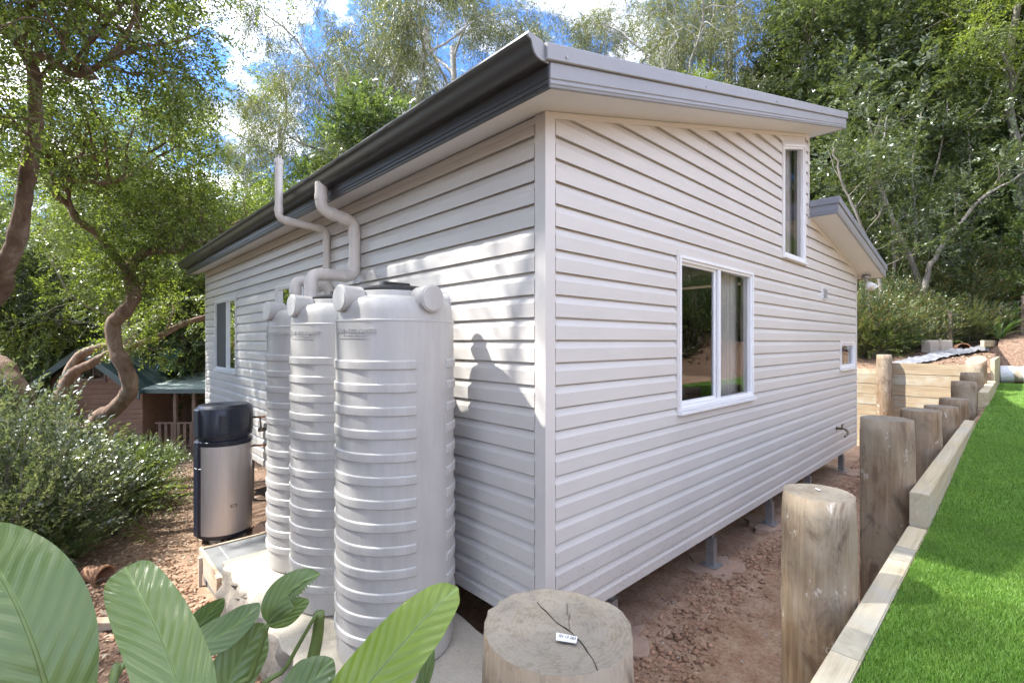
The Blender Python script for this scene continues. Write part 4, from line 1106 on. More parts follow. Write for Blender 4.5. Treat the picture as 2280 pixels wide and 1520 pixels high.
def stamp(temps, pos, dirs, scale, g):
    k = g.integers(0, len(temps), len(pos)); R3 = rotmats(dirs, g.uniform(-0.9, 0.9, len(pos)), g); out = []
    for i, T in enumerate(temps):
        m = k == i
        if not m.any(): continue
        out.append((np.einsum('nij,vj->nvi', R3[m], T) * scale[m][:, None, None] + pos[m][:, None, :]).reshape(-1, 3))
    return np.concatenate(out)

def leaves_mesh(name, V):
    n = len(V) // 4; return mesh_np(name, V, np.arange(n * 4).reshape(n, 4))

class Skel:
    "branching skeleton: tubes plus the tips that carry sprays"
    def __init__(s, seed): s.g = np.random.default_rng(seed); s.V = []; s.F = []; s.n = 0; s.tip = []; s.tdir = []
    def tube(s, P, r, n):
        v, f = tube(P, r, n, False); s.V.append(np.array(v)); s.F.append(np.array(f) + s.n); s.n += len(v)
    def limb(s, pts, r0, r1, n=10, smooth=6, wob=0.0):
        P = curve(pts, smooth)
        if wob: P = P + s.g.normal(0, wob, P.shape) * np.linspace(0.2, 1, len(P))[:, None]
        r = np.linspace(r0, r1, len(P)) * (1 + 0.05 * s.g.standard_normal(len(P))); s.tube(P, r, n); return P
    def grow(s, p, d, L, r, lev, up=0.15, wander=0.25, kids=(5, 4, 4), sp=(35, 65), ratio=0.62, first=0.25, sides=(8, 6, 4, 3), droop=0.0):
        g = s.g; n = max(4, int(6 if lev else 8)); P = [np.array(p, float)]; d = np.array(d, float); d /= np.linalg.norm(d)
        for i in range(n):
            d = d + g.normal(0, wander / math.sqrt(n), 3) + np.array([0, 0, (up - droop * (lev >= 2)) / n]); d /= np.linalg.norm(d); P.append(P[-1] + d * L / n)
        P = np.array(P); s.tube(P, np.linspace(r, r * 0.45, len(P)), sides[min(lev, 3)])
        if lev >= len(kids):
            for q in (0.45, 0.75, 1.0):
                i = int(q * n); s.tip.append(P[i]); s.tdir.append(P[i] - P[max(i - 2, 0)])
            return
        for k in range(kids[lev]):
            t = first + (1 - first) * (k + g.uniform(0.2, 0.9)) / kids[lev]; i = min(int(t * n), n - 1); q = P[i] + (P[i + 1] - P[i]) * (t * n - i if t < 1 else 1)
            ax = P[min(i + 1, n)] - P[i]; ax /= np.linalg.norm(ax); a = math.radians(g.uniform(*sp)); ph = k * 2.4 + g.uniform(0, 1.2)
            u = np.cross(ax, [0.3, 0.2, 1]); u /= np.linalg.norm(u) + 1e-9; v = np.cross(ax, u)
            dd = ax * math.cos(a) + (u * math.cos(ph) + v * math.sin(ph)) * math.sin(a)
            s.grow(q, dd, L * ratio * g.uniform(0.7, 1.15) * (1.15 - 0.4 * t), max(r * 0.5 * (1 - 0.4 * t), 0.004), lev + 1, up, wander, kids, sp, ratio, first, sides, droop)
        s.tip.append(P[-1]); s.tdir.append(P[-1] - P[-3])
    def bark(s, name): return mesh_np(name, np.concatenate(s.V), np.concatenate(s.F))
    def crown(s, name, temps, per, rad, scale=(0.8, 1.25), up=0.2, keep=None, flat=0.7):
        g = s.g; T = np.array(s.tip); D = np.array(s.tdir); D /= np.linalg.norm(D, axis=1)[:, None] + 1e-9
        P = np.repeat(T, per, 0); Q = np.repeat(D, per, 0); m = len(P)
        off = g.normal(0, 1, (m, 3)); off /= np.linalg.norm(off, axis=1)[:, None]; off *= (g.random(m) ** 0.5 * rad)[:, None]; off[:, 2] *= flat
        P = P + off; Q = Q * 0.6 + off / rad * 0.7 + g.normal(0, 0.45, (m, 3)) + np.array([0, 0, up])
        if keep is not None: k = keep(P); P, Q = P[k], Q[k]; m = len(P)
        return leaves_mesh(name, stamp(temps, P, Q, g.uniform(*scale, m), g))

def place_tree(name, label, skel_bark, crown, bm, lm, loc=(0, 0, 0), rz=0.0, s=1.0, group=None, cat="tree", parts=("trunk", "crown")):
    t_ = thing(name, label, cat, loc, rz, group); t_.scale = (s, s, s)
    for nm, me, m_ in ((parts[0], skel_bark, bm), (parts[1], crown, lm)):
        if me is None: continue
        if not me.materials: me.materials.append(m_)
        if nm == parts[0]: me.polygons.foreach_set("use_smooth", [True] * len(me.polygons))
        inst(nm, me, t_)
    return t_

M['lf_light'] = leafmat("light green leaves", [(0.06, 0.085, 0.022), (0.1, 0.135, 0.034), (0.15, 0.19, 0.05), (0.24, 0.275, 0.085)], 0.4, 0.5, 0.5)
M['lf_mid'] = leafmat("mid green leaves", [(0.05, 0.079, 0.029), (0.079, 0.118, 0.041), (0.114, 0.158, 0.058), (0.192, 0.228, 0.096)], 0.34, 0.42, 0.6)
M['lf_dark'] = leafmat("dark green leaves", [(0.042, 0.06, 0.026), (0.066, 0.09, 0.038), (0.095, 0.122, 0.055), (0.15, 0.175, 0.085)], 0.28, 0.34, 0.5)
M['lf_gum'] = leafmat("olive gum leaves", [(0.07, 0.085, 0.04), (0.1, 0.115, 0.055), (0.14, 0.15, 0.075), (0.2, 0.2, 0.105)], 0.42, 0.42, 0.5)
M['lf_silver'] = leafmat("small glossy shrub leaves", [(0.065, 0.087, 0.051), (0.102, 0.131, 0.072), (0.16, 0.189, 0.116), (0.246, 0.261, 0.189)], 0.24, 0.28, 1.0)
M['lf_rust'] = leafmat("shrub leaves with rusty tips", [(0.05, 0.075, 0.034), (0.075, 0.105, 0.045), (0.105, 0.14, 0.06), (0.15, 0.175, 0.08), (0.20, 0.12, 0.05)], 0.34, 0.35, 0.6)
M['lf_strap'] = leafmat("strap leaves", [(0.069, 0.125, 0.037), (0.112, 0.188, 0.056), (0.188, 0.263, 0.094)], 0.3, 0.3, 0.7)
M['bk_myrtle'] = barkmat("smooth brown bark", (0.12, 0.075, 0.052), (0.22, 0.145, 0.10), (0.36, 0.28, 0.21), 6, (1, 1, 0.5), 0.9, 0.03)
M['bk_gum'] = barkmat("pale gum bark", (0.24, 0.22, 0.19), (0.40, 0.38, 0.35), (0.52, 0.50, 0.47), 3, (1, 1, 0.25), 0.25, 0.01)
M['bk_dark'] = barkmat("dark rough bark", (0.05, 0.042, 0.034), (0.10, 0.083, 0.067), (0.19, 0.16, 0.13), 7, (1, 1, 0.3), 0.8, 0.03)
M['bk_brown'] = barkmat("stringy brown bark", (0.07, 0.05, 0.038), (0.14, 0.10, 0.075), (0.22, 0.17, 0.135), 6, (2, 2, 0.12), 0.9, 0.03)
M['bk_grey'] = barkmat("grey stem bark", (0.11, 0.096, 0.076), (0.20, 0.178, 0.145), (0.31, 0.285, 0.24), 6, (1, 1, 0.4), 0.4, 0.01)

gS = np.random.default_rng(11)
S_light = [spray(gS, 11, 0.30, 0.060, 0.46, 50, 0.25) for _ in range(5)]
S_mid = [spray(gS, 10, 0.26, 0.085, 0.50, 55, 0.1) for _ in range(5)]
S_big = [spray(gS, 9, 0.34, 0.13, 0.46, 50, 0.15) for _ in range(5)]
S_gum = [spray(gS, 10, 0.42, 0.15, 0.17, 40, 0.9) for _ in range(5)]
S_small = [spray(gS, 10, 0.13, 0.036, 0.48, 48, 0.0) for _ in range(5)]
S_fern = [spray(gS, 22, 0.5, 0.10, 0.22, 70, 0.5) for _ in range(4)]
def Hz(x, y): return float(H(x, y))
def px_path(pts, D):
    if np.isscalar(D): D = [D] * len(pts)
    return [at(a, b, d) for (a, b), d in zip(pts, D)]

# ------------------------------------------------------------------ the twisted brown tree left of the house
sk = Skel(101)
base_p = at(205, 962, 8.4); base_p[2] = Hz(base_p[0], base_p[1]) - 0.1
tr = sk.limb([base_p] + px_path([(214, 948), (255, 911), (289, 867), (280, 821), (259, 780), (252, 723), (277, 694), (297, 665), (293, 625), (285, 601)], [8.4, 8.3, 8.2, 8.1, 8.1, 8.1, 8.0, 8.0, 8.0, 8.0]), 0.135, 0.088, 14)
l1 = sk.limb(px_path([(285, 601), (255, 570), (226, 532), (205, 512), (172, 490), (156, 460), (126, 435), (120, 415), (135, 399), (165, 401), (235, 407), (280, 397), (303, 384)], [8.0, 7.9, 7.8, 7.7, 7.6, 7.6, 7.5, 7.5, 7.4, 7.4, 7.3, 7.3, 7.2]), 0.068, 0.026, 10)
l2 = sk.limb(px_path([(285, 603), (302, 578), (324, 562), (360, 558), (397, 556), (420, 538), (456, 541), (500, 520)], [8.0, 8.0, 8.0, 8.1, 8.2, 8.3, 8.4, 8.6]), 0.078, 0.042, 10)
l3 = sk.limb(px_path([(205, 962), (120, 925), (139, 867), (162, 830), (203, 809), (249, 783), (290, 772), (347, 752), (405, 722), (457, 706), (520, 690)], [8.5, 8.7, 8.8, 8.9, 8.9, 9.0, 9.1, 9.2, 9.4, 9.6, 9.9]), 0.095, 0.045, 10)
l4 = sk.limb(px_path([(135, 880), (170, 800), (215, 775), (260, 765)], [8.9, 9.0, 9.1, 9.1]), 0.10, 0.06, 8)
for P, lo, cnt, L in ((l1, 0.35, 15, 1.15), (l2, 0.35, 13, 1.15), (l3, 0.6, 4, 0.75), (tr, 0.8, 3, 0.7)):
    for t in np.linspace(lo, 1, cnt):
        i = min(int(t * (len(P) - 1)), len(P) - 2); d = P[i + 1] - P[i]; d /= np.linalg.norm(d)
        d = d * 0.4 + sk.g.normal(0, 0.5, 3) + np.array([0, 0, 0.75])
        sk.grow(P[i], d, L * sk.g.uniform(0.7, 1.3), 0.022, 1, up=0.25, wander=0.5, kids=(4, 4, 3), droop=0.5)
cr = sk.crown("crown", S_light, 4, 0.24, up=-0.05)
place_tree("myrtle_tree", "tree with a twisted smooth brown trunk in front of the little hut", sk.bark("trunk"), cr, M['bk_myrtle'], M['lf_light'])

# upper left tree that leans over the slab and dapples the wall
sk = Skel(102)
bp = np.array([-4.9, 4.6, 0.0]); bp[2] = Hz(bp[0], bp[1]) - 0.1
m1 = sk.limb([bp, bp + np.array([0.35, 0.2, 1.1])] + px_path([(-60, 700), (12, 590), (40, 520), (60, 400), (78, 290), (76, 170), (64, 135)], [6.0, 6.0, 5.9, 5.8, 5.7, 5.6, 5.6]), 0.125, 0.056, 12)
m2 = sk.limb(px_path([(64, 137), (45, 110), (28, 84), (0, 58), (-50, 20), (-90, -80), (-60, -200)], [5.6, 5.5, 5.4, 5.3, 5.1, 4.9, 4.7]), 0.05, 0.028, 10)
m3 = sk.limb(px_path([(66, 138), (97, 124), (133, 147), (170, 167), (208, 153), (240, 130), (290, 60), (330, -40)], [5.6, 5.5, 5.4, 5.4, 5.3, 5.2, 5.2, 5.2]), 0.05, 0.016, 10)
m4 = sk.limb(px_path([(30, 82), (62, 72), (62, 20), (50, -60), (80, -160)], [5.45, 5.5, 5.6, 5.6, 5.5]), 0.04, 0.02, 8)
m5 = sk.limb([m2[-8], m2[-8] + np.array([0.6, -0.2, 0.9]), m2[-8] + np.array([1.2, -0.8, 1.6]), m2[-8] + np.array([1.7, -1.6, 2.1])], 0.045, 0.02, 8)
m6 = sk.limb([m2[-14], np.array([-3.3, 3.5, 5.6]), np.array([-2.6, 3.0, 6.2]), np.array([-2.2, 2.2, 6.6]), np.array([-2.0, 1.2, 6.8])], 0.05, 0.02, 8)
for P, lo, cnt, L in ((m6, 0.15, 9, 1.1), (m1, 0.72, 5, 1.0), (m2, 0.3, 12, 1.4), (m3, 0.3, 14, 1.3), (m4, 0.3, 9, 1.2), (m5, 0.2, 10, 1.3)):
    for t in np.linspace(lo, 1, cnt):
        i = min(int(t * (len(P) - 1)), len(P) - 2); d = P[i + 1] - P[i]; d /= np.linalg.norm(d)
        d = d * 0.5 + sk.g.normal(0, 0.5, 3) + np.array([0, 0, 0.5])
        sk.grow(P[i], d, L * sk.g.uniform(0.7, 1.3), 0.02, 1, up=0.1, wander=0.5, kids=(4, 4, 3), droop=0.6)
cr = sk.crown("crown", S_light, 3, 0.26, up=-0.1)
place_tree("myrtle_tree", "bright leafy tree leaning in at the upper left, its brown limbs forking", sk.bark("trunk"), cr, M['bk_myrtle'], M['lf_light'])
sk = Skel(103)
q0 = np.array([-4.2, 6.9, 0]); q0[2] = Hz(*q0[:2]) - 0.1
sk.limb([q0] + px_path([(-70, 900), (-10, 812), (28, 846), (55, 885), (60, 950)], [7.2, 7.0, 6.9, 6.9, 6.9]), 0.15, 0.10, 12)
place_tree("fallen_limb", "thick brown limb arching down at the left edge behind the shrubs", sk.bark("limb"), None, M['bk_myrtle'], None, cat="tree limb", parts=("limb", "crown"))

# ------------------------------------------------------------------ generic trees (prototypes, then placed copies)
def gen(seed, trunk, L0, r0, kids, temps, per, rad, up=0.2, wander=0.3, sp=(35, 65), ratio=0.6, droop=0.0, first=0.3, cup=0.15, flat=0.7, scale=(0.8, 1.25)):
    s = Skel(seed); P = s.limb(trunk, r0, r0 * 0.45, 10, 5)
    n = kids[0]
    for k in range(n):
        t = first + (1 - first) * (k + s.g.uniform(0.1, 0.9)) / n; i = min(int(t * (len(P) - 1)), len(P) - 2); ax = P[i + 1] - P[i]; ax /= np.linalg.norm(ax)
        a = math.radians(s.g.uniform(*sp)); ph = k * 2.4 + s.g.uniform(0, 1); u = np.cross(ax, [0.3, 0.2, 1]) if abs(ax[2]) < 0.9 else np.cross(ax, [1, 0, 0]); u /= np.linalg.norm(u); v = np.cross(ax, u)
        d = ax * math.cos(a) + (u * math.cos(ph) + v * math.sin(ph)) * math.sin(a)
        s.grow(P[i], d, L0 * s.g.uniform(0.75, 1.2) * (1.2 - 0.5 * t), r0 * 0.42 * (1.1 - 0.6 * t), 1, up, wander, kids, sp, ratio, 0.3, (8, 6, 4, 3), droop)
    return s.bark("trunk"), s.crown("crown", temps, per, rad, scale, up=cup, flat=flat)

T = {}
T['gum'] = gen(201, [(0, 0, -0.3), (0.1, 0.1, 4), (-0.2, 0.2, 8), (0.1, 0.3, 12), (0.3, 0.1, 15)], 4.6, 0.26, (9, 5, 4, 3), S_gum, 4, 0.55, up=0.25, wander=0.55, sp=(30, 60), droop=0.3, first=0.38, cup=-0.5)
T['round'] = gen(202, [(0, 0, -0.3), (0.05, 0.1, 2), (-0.1, 0.1, 4), (0.1, 0, 6.5)], 2.9, 0.17, (12, 5, 4, 3), S_mid, 4, 0.42, up=0.35, wander=0.35, first=0.25)
T['dense'] = gen(203, [(0, 0, -0.3), (0.15, 0, 2.5), (0.1, 0.2, 5.5), (0.3, 0.1, 9)], 3.6, 0.20, (12, 5, 4, 3), S_big, 3, 0.50, up=0.15, wander=0.4, first=0.18)
T['airy'] = gen(204, [(0, 0, -0.3), (0.2, 0.1, 3), (-0.1, 0.3, 6), (0.3, 0.2, 9.5)], 3.4, 0.15, (9, 4, 4, 3), S_light, 4, 0.40, up=0.2, wander=0.6, first=0.3, cup=-0.1, scale=(1.1, 1.7))
T['dark'] = gen(205, [(0, 0, -0.3), (-0.1, 0, 2), (0.1, 0.1, 4.5), (0, 0.2, 7)], 2.6, 0.15, (13, 5, 4, 3), S_mid, 3, 0.42, up=0.1, wander=0.4, first=0.12, scale=(0.9, 1.4))
BM = dict(gum='bk_gum', round='bk_brown', dense='bk_dark', airy='bk_grey', dark='bk_dark')
LM = dict(gum='lf_gum', round='lf_mid', dense='lf_dark', airy='lf_light', dark='lf_dark')
def ground_at(px, D):
    p = at(px, 760, D); p[2] = Hz(p[0], p[1]); return p
def put(kind, px, D, s, rz, label, group, bm=None, lm=None):
    p = ground_at(px, D); b, c = T[kind]
    return place_tree(kind_name[kind], label, b, c, M[bm or BM[kind]], M[lm or LM[kind]], p, rz, s, group)
kind_name = dict(gum='gum_tree', round='bushy_tree', dense='forest_tree', airy='slender_tree', dark='forest_tree')
BEH = "trees behind the house"; LFT = "trees in the gully on the left"; RGT = "trees on the bank to the right"
put('gum', 945, 19, 1.05, 0.4, "tall pale gum with forking limbs above the middle of the gutter", BEH)
put('gum', 1025, 23, 1.15, 2.2, "slim pale gum just right of the forking gum, behind the roof", BEH)
put('gum', 748, 17, 0.82, 4.0, "pale crooked gum above the downpipe", BEH)
put('gum', 610, 21, 0.85, 5.2, "thin gum standing behind the vent pipe", BEH)
put('gum', 1345, 25, 1.1, 1.3, "pale gum rising behind the near end of the roof", BEH)
put('gum', 1480, 19, 0.90, 3.0, "gum with a low fork right of the roof corner", BEH)
put('gum', 1640, 22, 1.25, 0.0, "big brown barked gum standing behind the roof slope", BEH, bm=None)
put('round', 905, 15.5, 1.32, 0.3, "bushy mid green tree under the forking gum", BEH)
put('round', 720, 16.5, 1.12, 1.9, "bushy green tree behind the downpipe", BEH)
put('round', 1130, 19, 1.5, 3.3, "bushy tree behind the roof corner", BEH)
put('round', 600, 19, 1.0, 4.4, "bushy tree beside the vent pipe", BEH)
put('airy', 820, 21, 1.05, 0.9, "loose leafy tree between the gums behind the house", BEH)
put('airy', 1250, 22, 1.2, 2.7, "loose leafy tree over the near roof corner", BEH)
put('round', 1400, 24, 1.5, 5.0, "bushy tree seen just over the barge", BEH)
put('airy', 1560, 17, 0.95, 1.1, "feathery light green tree over the middle of the barge", BEH)
put('dense', 1760, 17.5, 1.15, 0.2, "dark leafy tree rising at the high end of the roof", RGT)
put('dense', 1900, 18, 1.2, 2.1, "dark leafy tree behind the lower roof", RGT)
put('dense', 2050, 19.5, 1.2, 3.7, "dark leafy tree in the middle of the right bank", RGT)
put('dense', 2200, 17.5, 1.3, 5.1, "dark tree with a stout trunk on the right bank", RGT)
put('dense', 2330, 20, 1.3, 0.9, "dark leafy tree at the right edge", RGT)
put('dark', 1980, 22, 1.35, 1.0, "dark tree deep in the wood behind the lower roof", RGT)
put('dark', 2130, 23, 1.4, 2.5, "dark tree deep in the wood on the right bank", RGT)
put('dark', 2300, 24, 1.4, 4.1, "dark tree deep in the wood at the right edge", RGT)
put('dark', 1830, 24, 1.3, 5.3, "dark tree deep in the wood over the high roof end", RGT)
put('round', 2110, 16, 0.75, 0.6, "young mid green tree on the right bank in front of the wood", RGT)
put('round', 1950, 15.5, 0.65, 3.1, "young mid green tree beside the lower eave", RGT)
put('airy', 2250, 14, 1.0, 4.6, "bright leafed tree reaching in at the upper right", RGT)
# left gully
put('dark', 60, 15, 0.80, 0.4, "dark tree left of the hut", LFT)
put('dark', -120, 13, 0.9, 2.0, "dark tree beyond the left edge", LFT)
put('airy', 150, 17, 0.95, 3.2, "light leafed tree behind the hut", LFT)
put('dark', 240, 22, 1.0, 4.8, "dark tree deep in the gully behind the hut", LFT)
put('airy', 350, 19, 0.8, 1.2, "light leafed tree between hut and house", LFT)
put('dense', 405, 17, 0.85, 5.7, "tree with a straight brown trunk right of the hut", LFT, bm=None)
put('airy', 470, 22, 0.9, 0.1, "light leafed tree just left of the house end", LFT)
put('round', 520, 22, 0.9, 2.9, "bushy tree over the far gutter end", LFT)
put('airy', 300, 13.5, 0.85, 2.3, "light leafed tree arching over the hut roof", LFT)
put('dark', 430, 27, 1.1, 1.7, "dark tree far down the gully", LFT)
put('dark', 150, 27, 1.2, 3.9, "dark tree far behind the hut", LFT)
put('dark', 330, 31, 1.2, 0.8, "dark tree at the end of the gully", LFT)
put('round', -60, 20, 1.1, 1.5, "bushy tree at the left edge behind the gully", LFT)
# across the lawn (seen in the window panes)
for k, (x, y, s, kd) in enumerate([(-1, -11, 0.4, 'dense'), (3.0, -9.5, 0.45, 'dark'), (6.0, -9.0, 0.38, 'dense'), (9.5, -8.6, 0.45, 'dark'), (4.5, -11, 0.5, 'dark'), (8, -10.5, 0.42, 'dense'), (17, -6.5, 0.6, 'dense'), (20, -4.0, 0.7, 'dark')]):
    b, c = T[kd]; place_tree(kind_name[kd], ["dark tree across the lawn near the stump end", "dark tree across the lawn mirrored at the left of the wide window", "dark leafy tree across the lawn mirrored in the wide window", "dark tree across the lawn mirrored at the right of the window", "second row tree across the lawn, left", "second row tree across the lawn, middle", "tree across the lawn near its far end", "second row tree across the lawn, far end"][k], b, c, M[BM[kd]], M[LM[kd]], (x, y, Hz(x, y)), k * 1.7, s, "trees across the lawn")
# shade trees west of the slab, out of the frame; their leaves break up the sun
b, c = T['airy']
place_tree("slender_tree", "leafy tree west of the slab whose shade dapples the tanks", b, c, M['bk_grey'], M['lf_light'], (-6.2, 2.6, Hz(-6.2, 2.6)), 0.5, 0.95, LFT)
b, c = T['airy']
place_tree("slender_tree", "leafy tree west of the camera whose shade falls on the near lawn", b, c, M['bk_grey'], M['lf_light'], (-5.2, 0.7, Hz(-5.2, 0.7)), 3.4, 0.85, LFT)
b, c = T['dark']
place_tree("forest_tree", "dark tree west of the camera whose shade falls on the stump", b, c, M['bk_dark'], M['lf_dark'], (-7.2, 5.4, Hz(-7.2, 5.4)), 2.5, 1.1, LFT)
place_tree("forest_tree", "dark tree farthest west of the camera", b, c, M['bk_dark'], M['lf_dark'], (-9.5, 2.4, Hz(-9.5, 2.4)), 5.3, 1.2, LFT)

# ------------------------------------------------------------------ little hut in the gully
HD = 13.0; HK = HD / 1071.0
ho = at(200, 760, HD); hgz = Hz(ho[0], ho[1]) - 0.15
hut = thing("garden_hut", "small brown timber hut with a green gabled roof and verandah", "hut", (ho[0], ho[1], 0), HEAD - PI / 2)
def hX(px): return (px - 200) * HK
def hZ(py): return CAM[2] + (760 - py) * HK
zb = hgz - 0.1
# board front (gable end), each board its own piece
wx0, wx1, ztop, pk = hX(80), hX(317), hZ(868), (hX(198), hZ(780))
def gab(x):
    return ztop + (pk[1] - ztop) * (x - wx0) / (pk[0] - wx0) if x < pk[0] else pk[1] + (ztop - pk[1]) * (x - pk[0]) / (wx1 - pk[0])
bh = 0.135; z = zb; wn0, wn1, wz0, wz1 = hX(182), hX(232), hZ(842), hZ(812)
k = 0
while z < pk[1] - 0.03:
    z1 = z + bh - 0.006
    def span(zz):
        if zz <= ztop: return wx0, wx1
        f = (zz - ztop) / (pk[1] - ztop); return wx0 + (pk[0] - wx0) * f, wx1 + (pk[0] - wx1) * f
    a0, b0 = span(z); a1, b1 = span(min(z1, pk[1]))
    segs = [(a0, b0, a1, b1)]
    if z1 > wz0 and z < wz1: segs = [(a0, wn0, a1, wn0), (wn1, b0, wn1, b1)]
    for (p0, q0, p1, q1) in segs:
        d = 0.004 * (k % 2)
        MB().add([(p0, -d, z), (q0, -d, z), (q1, 0.012 - d, z1), (p1, 0.012 - d, z1), (p0, 0.03, z), (q0, 0.03, z), (q1, 0.03, z1), (p1, 0.03, z1)],
                 [(0, 1, 2, 3), (7, 6, 5, 4), (0, 4, 5, 1), (1, 5, 6, 2), (2, 6, 7, 3), (3, 7, 4, 0)]).build("board", M['hutwood'], hut)
    z += bh; k += 1
MB().box(wx0, wx0 + 0.05, 0.035, 2.6, zb, ztop).box(wx1 - 0.05, wx1, 0.035, 2.6, zb, ztop).box(wx0 + 0.05, wx1 - 0.05, 2.55, 2.6, zb, ztop).build("wall", M['hutwood'], hut)
hwn = MB().box(wn0 - 0.05, wn0, -0.02, 0.03, wz0 - 0.05, wz1 + 0.05).box(wn1, wn1 + 0.05, -0.02, 0.03, wz0 - 0.05, wz1 + 0.05).box(wn0, wn1, -0.02, 0.03, wz1, wz1 + 0.05).box(wn0 - 0.08, wn1 + 0.08, -0.04, 0.03, wz0 - 0.09, wz0 - 0.051).box((wn0 + wn1) / 2 - 0.012, (wn0 + wn1) / 2 + 0.012, 0.0, 0.02, wz0 - 0.05, wz1).build("window", M['hutrail'], hut)
for a, b in ((wn0, (wn0 + wn1) / 2 - 0.013), ((wn0 + wn1) / 2 + 0.013, wn1)):
    MB().box(a, b, 0.02, 0.025, wz0 - 0.05, wz1).build("pane", M['glass'], hwn)
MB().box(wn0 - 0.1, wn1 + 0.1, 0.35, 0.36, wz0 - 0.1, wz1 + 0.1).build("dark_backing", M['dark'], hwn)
def gable(mb, y0, y1, x0, z0, px_, pz, x1, z1, t):
    v = [(x0, y0, z0), (px_, y0, pz), (px_, y0, pz + t), (x0, y0, z0 + t)]; v += [(x, y1, zz) for x, _, zz in v]
    mb.add(v, [(0, 1, 2, 3), (7, 6, 5, 4), (0, 4, 5, 1), (2, 6, 7, 3), (3, 7, 4, 0)])
    v = [(px_, y0, pz), (x1, y0, z1), (x1, y0, z1 + t), (px_, y0, pz + t)]; v += [(x, y1, zz) for x, _, zz in v]
    return mb.add(v, [(0, 1, 2, 3), (7, 6, 5, 4), (0, 4, 5, 1), (2, 6, 7, 3), (1, 5, 6, 2)])
rx0, rz0, rx1, rz1 = hX(58), hZ(878), hX(330), hZ(874); pkz = pk[1] + 0.03
hr = gable(MB(), -0.28, 2.8, rx0, rz0, pk[0], pkz, rx1, rz1, 0.05).build("roof", M['hutroof'], hut)
for f_ in np.linspace(0.03, 0.97, 9):
    for (xa, za) in ((rx0, rz0), (rx1, rz1)):
        y = -0.27 + 3.0 * f_; MB().add([(xa, y, za + 0.052), (pk[0], y, pkz + 0.052), (pk[0], y, pkz + 0.075), (xa, y, za + 0.075), (xa, y + 0.03, za + 0.052), (pk[0], y + 0.03, pkz + 0.052), (pk[0], y + 0.03, pkz + 0.075), (xa, y + 0.03, za + 0.075)],
             [(0, 1, 2, 3), (7, 6, 5, 4), (2, 6, 7, 3), (3, 7, 4, 0)]).build("rib", M['hutroof'], hr)
# barge boards
for (xa, za) in ((rx0, rz0), (rx1, rz1)):
    MB().add([(xa, -0.32, za - 0.14), (pk[0], -0.32, pkz - 0.14), (pk[0], -0.32, pkz + 0.05), (xa, -0.32, za + 0.05), (xa, -0.285, za - 0.14), (pk[0], -0.285, pkz - 0.14), (pk[0], -0.285, pkz + 0.05), (xa, -0.285, za + 0.05)],
             [(0, 1, 2, 3), (7, 6, 5, 4), (0, 4, 5, 1), (2, 6, 7, 3), (3, 7, 4, 0), (1, 5, 6, 2)]).build("barge_board", M['hutroof'], hut)
# teal cross roof behind
tb_ = MB().add([(hX(262), 1.2, hZ(832)), (hX(309), 1.2, hZ(832)), (hX(306), 1.75, hZ(776)), (hX(262), 1.75, hZ(776))], [(0, 1, 2, 3)]); tb_.box(hX(262), hX(309), 1.21, 2.3, hZ(834), hZ(832.5))
to = tb_.build("cross_roof", M['teal'], hut)
for i in range(6):
    x = hX(266 + i * 8); MB().add([(x, 1.19, hZ(832)), (x + 0.022, 1.19, hZ(832)), (x + 0.022, 1.74, hZ(776)), (x, 1.74, hZ(776)), (x, 1.165, hZ(832)), (x + 0.022, 1.165, hZ(832)), (x + 0.022, 1.715, hZ(776)), (x, 1.715, hZ(776))],
        [(4, 5, 6, 7), (0, 4, 7, 3), (1, 5, 6, 2), (0, 1, 5, 4)]).build("rib", M['teal'], to)
# verandah: sheet roof, posts, rails and pickets
vz = hZ(866); vx0, vx1 = hX(318), hX(466)
vr = MB().add([(vx0, -0.1, vz), (vx1, -0.1, vz), (vx1 - 0.1, 2.4, vz + 0.30), (vx0, 2.4, vz + 0.30), (vx0, -0.1, vz + 0.02), (vx1, -0.1, vz + 0.02), (vx1 - 0.1, 2.4, vz + 0.32), (vx0, 2.4, vz + 0.32)],
              [(3, 2, 1, 0), (4, 5, 6, 7), (0, 1, 5, 4), (1, 2, 6, 5)]).build("verandah_roof", M['hutroofpale'], hut)
MB().box(vx0, vx1, -0.14, -0.105, vz - 0.10, vz + 0.015).build("verandah_fascia", M['hutroof'], hut)
fz = hZ(1000)
for px, y in ((388, 0.0), (402, 1.1), (430, 0.0), (462, 0.0), (425, 1.9)):
    MB().box(hX(px) - 0.04, hX(px) + 0.04, y - 0.04 + 0.05, y + 0.04 + 0.05, hgz - 0.4, vz - 0.002).build("post", M['hutrail'], hut)
for (z0, ya) in ((hZ(912), 1.7), (hZ(940), 0.05)):
    xa, xb = (hX(318), hX(388)) if ya > 1 else (hX(345), hX(432))
    rl = MB().box(xa, xb, ya - 0.05, ya + 0.05, z0 - 0.04, z0).build("rail", M['hutrail'], hut)
    MB().box(xa, xb, ya - 0.02, ya + 0.02, z0 - 0.66, z0 - 0.60).build("rail", M['hutrail'], hut)
    n = int((xb - xa) / 0.17)
    for i in range(n):
        x = xa + 0.08 + i * 0.17; MB().box(x, x + 0.075, ya - 0.045, ya - 0.021, z0 - 0.70, z0 - 0.041).build("picket", M['hutrail'], hut)
MB().box(hX(318), hX(466), 0.0, 2.2, fz - 0.12, fz).build("deck", M['hutrail'], hut)
MB().box(hX(380), hX(432), -0.05, -0.01, fz - 0.25, fz - 0.02).build("deck_edge", M['hutrail'], hut)

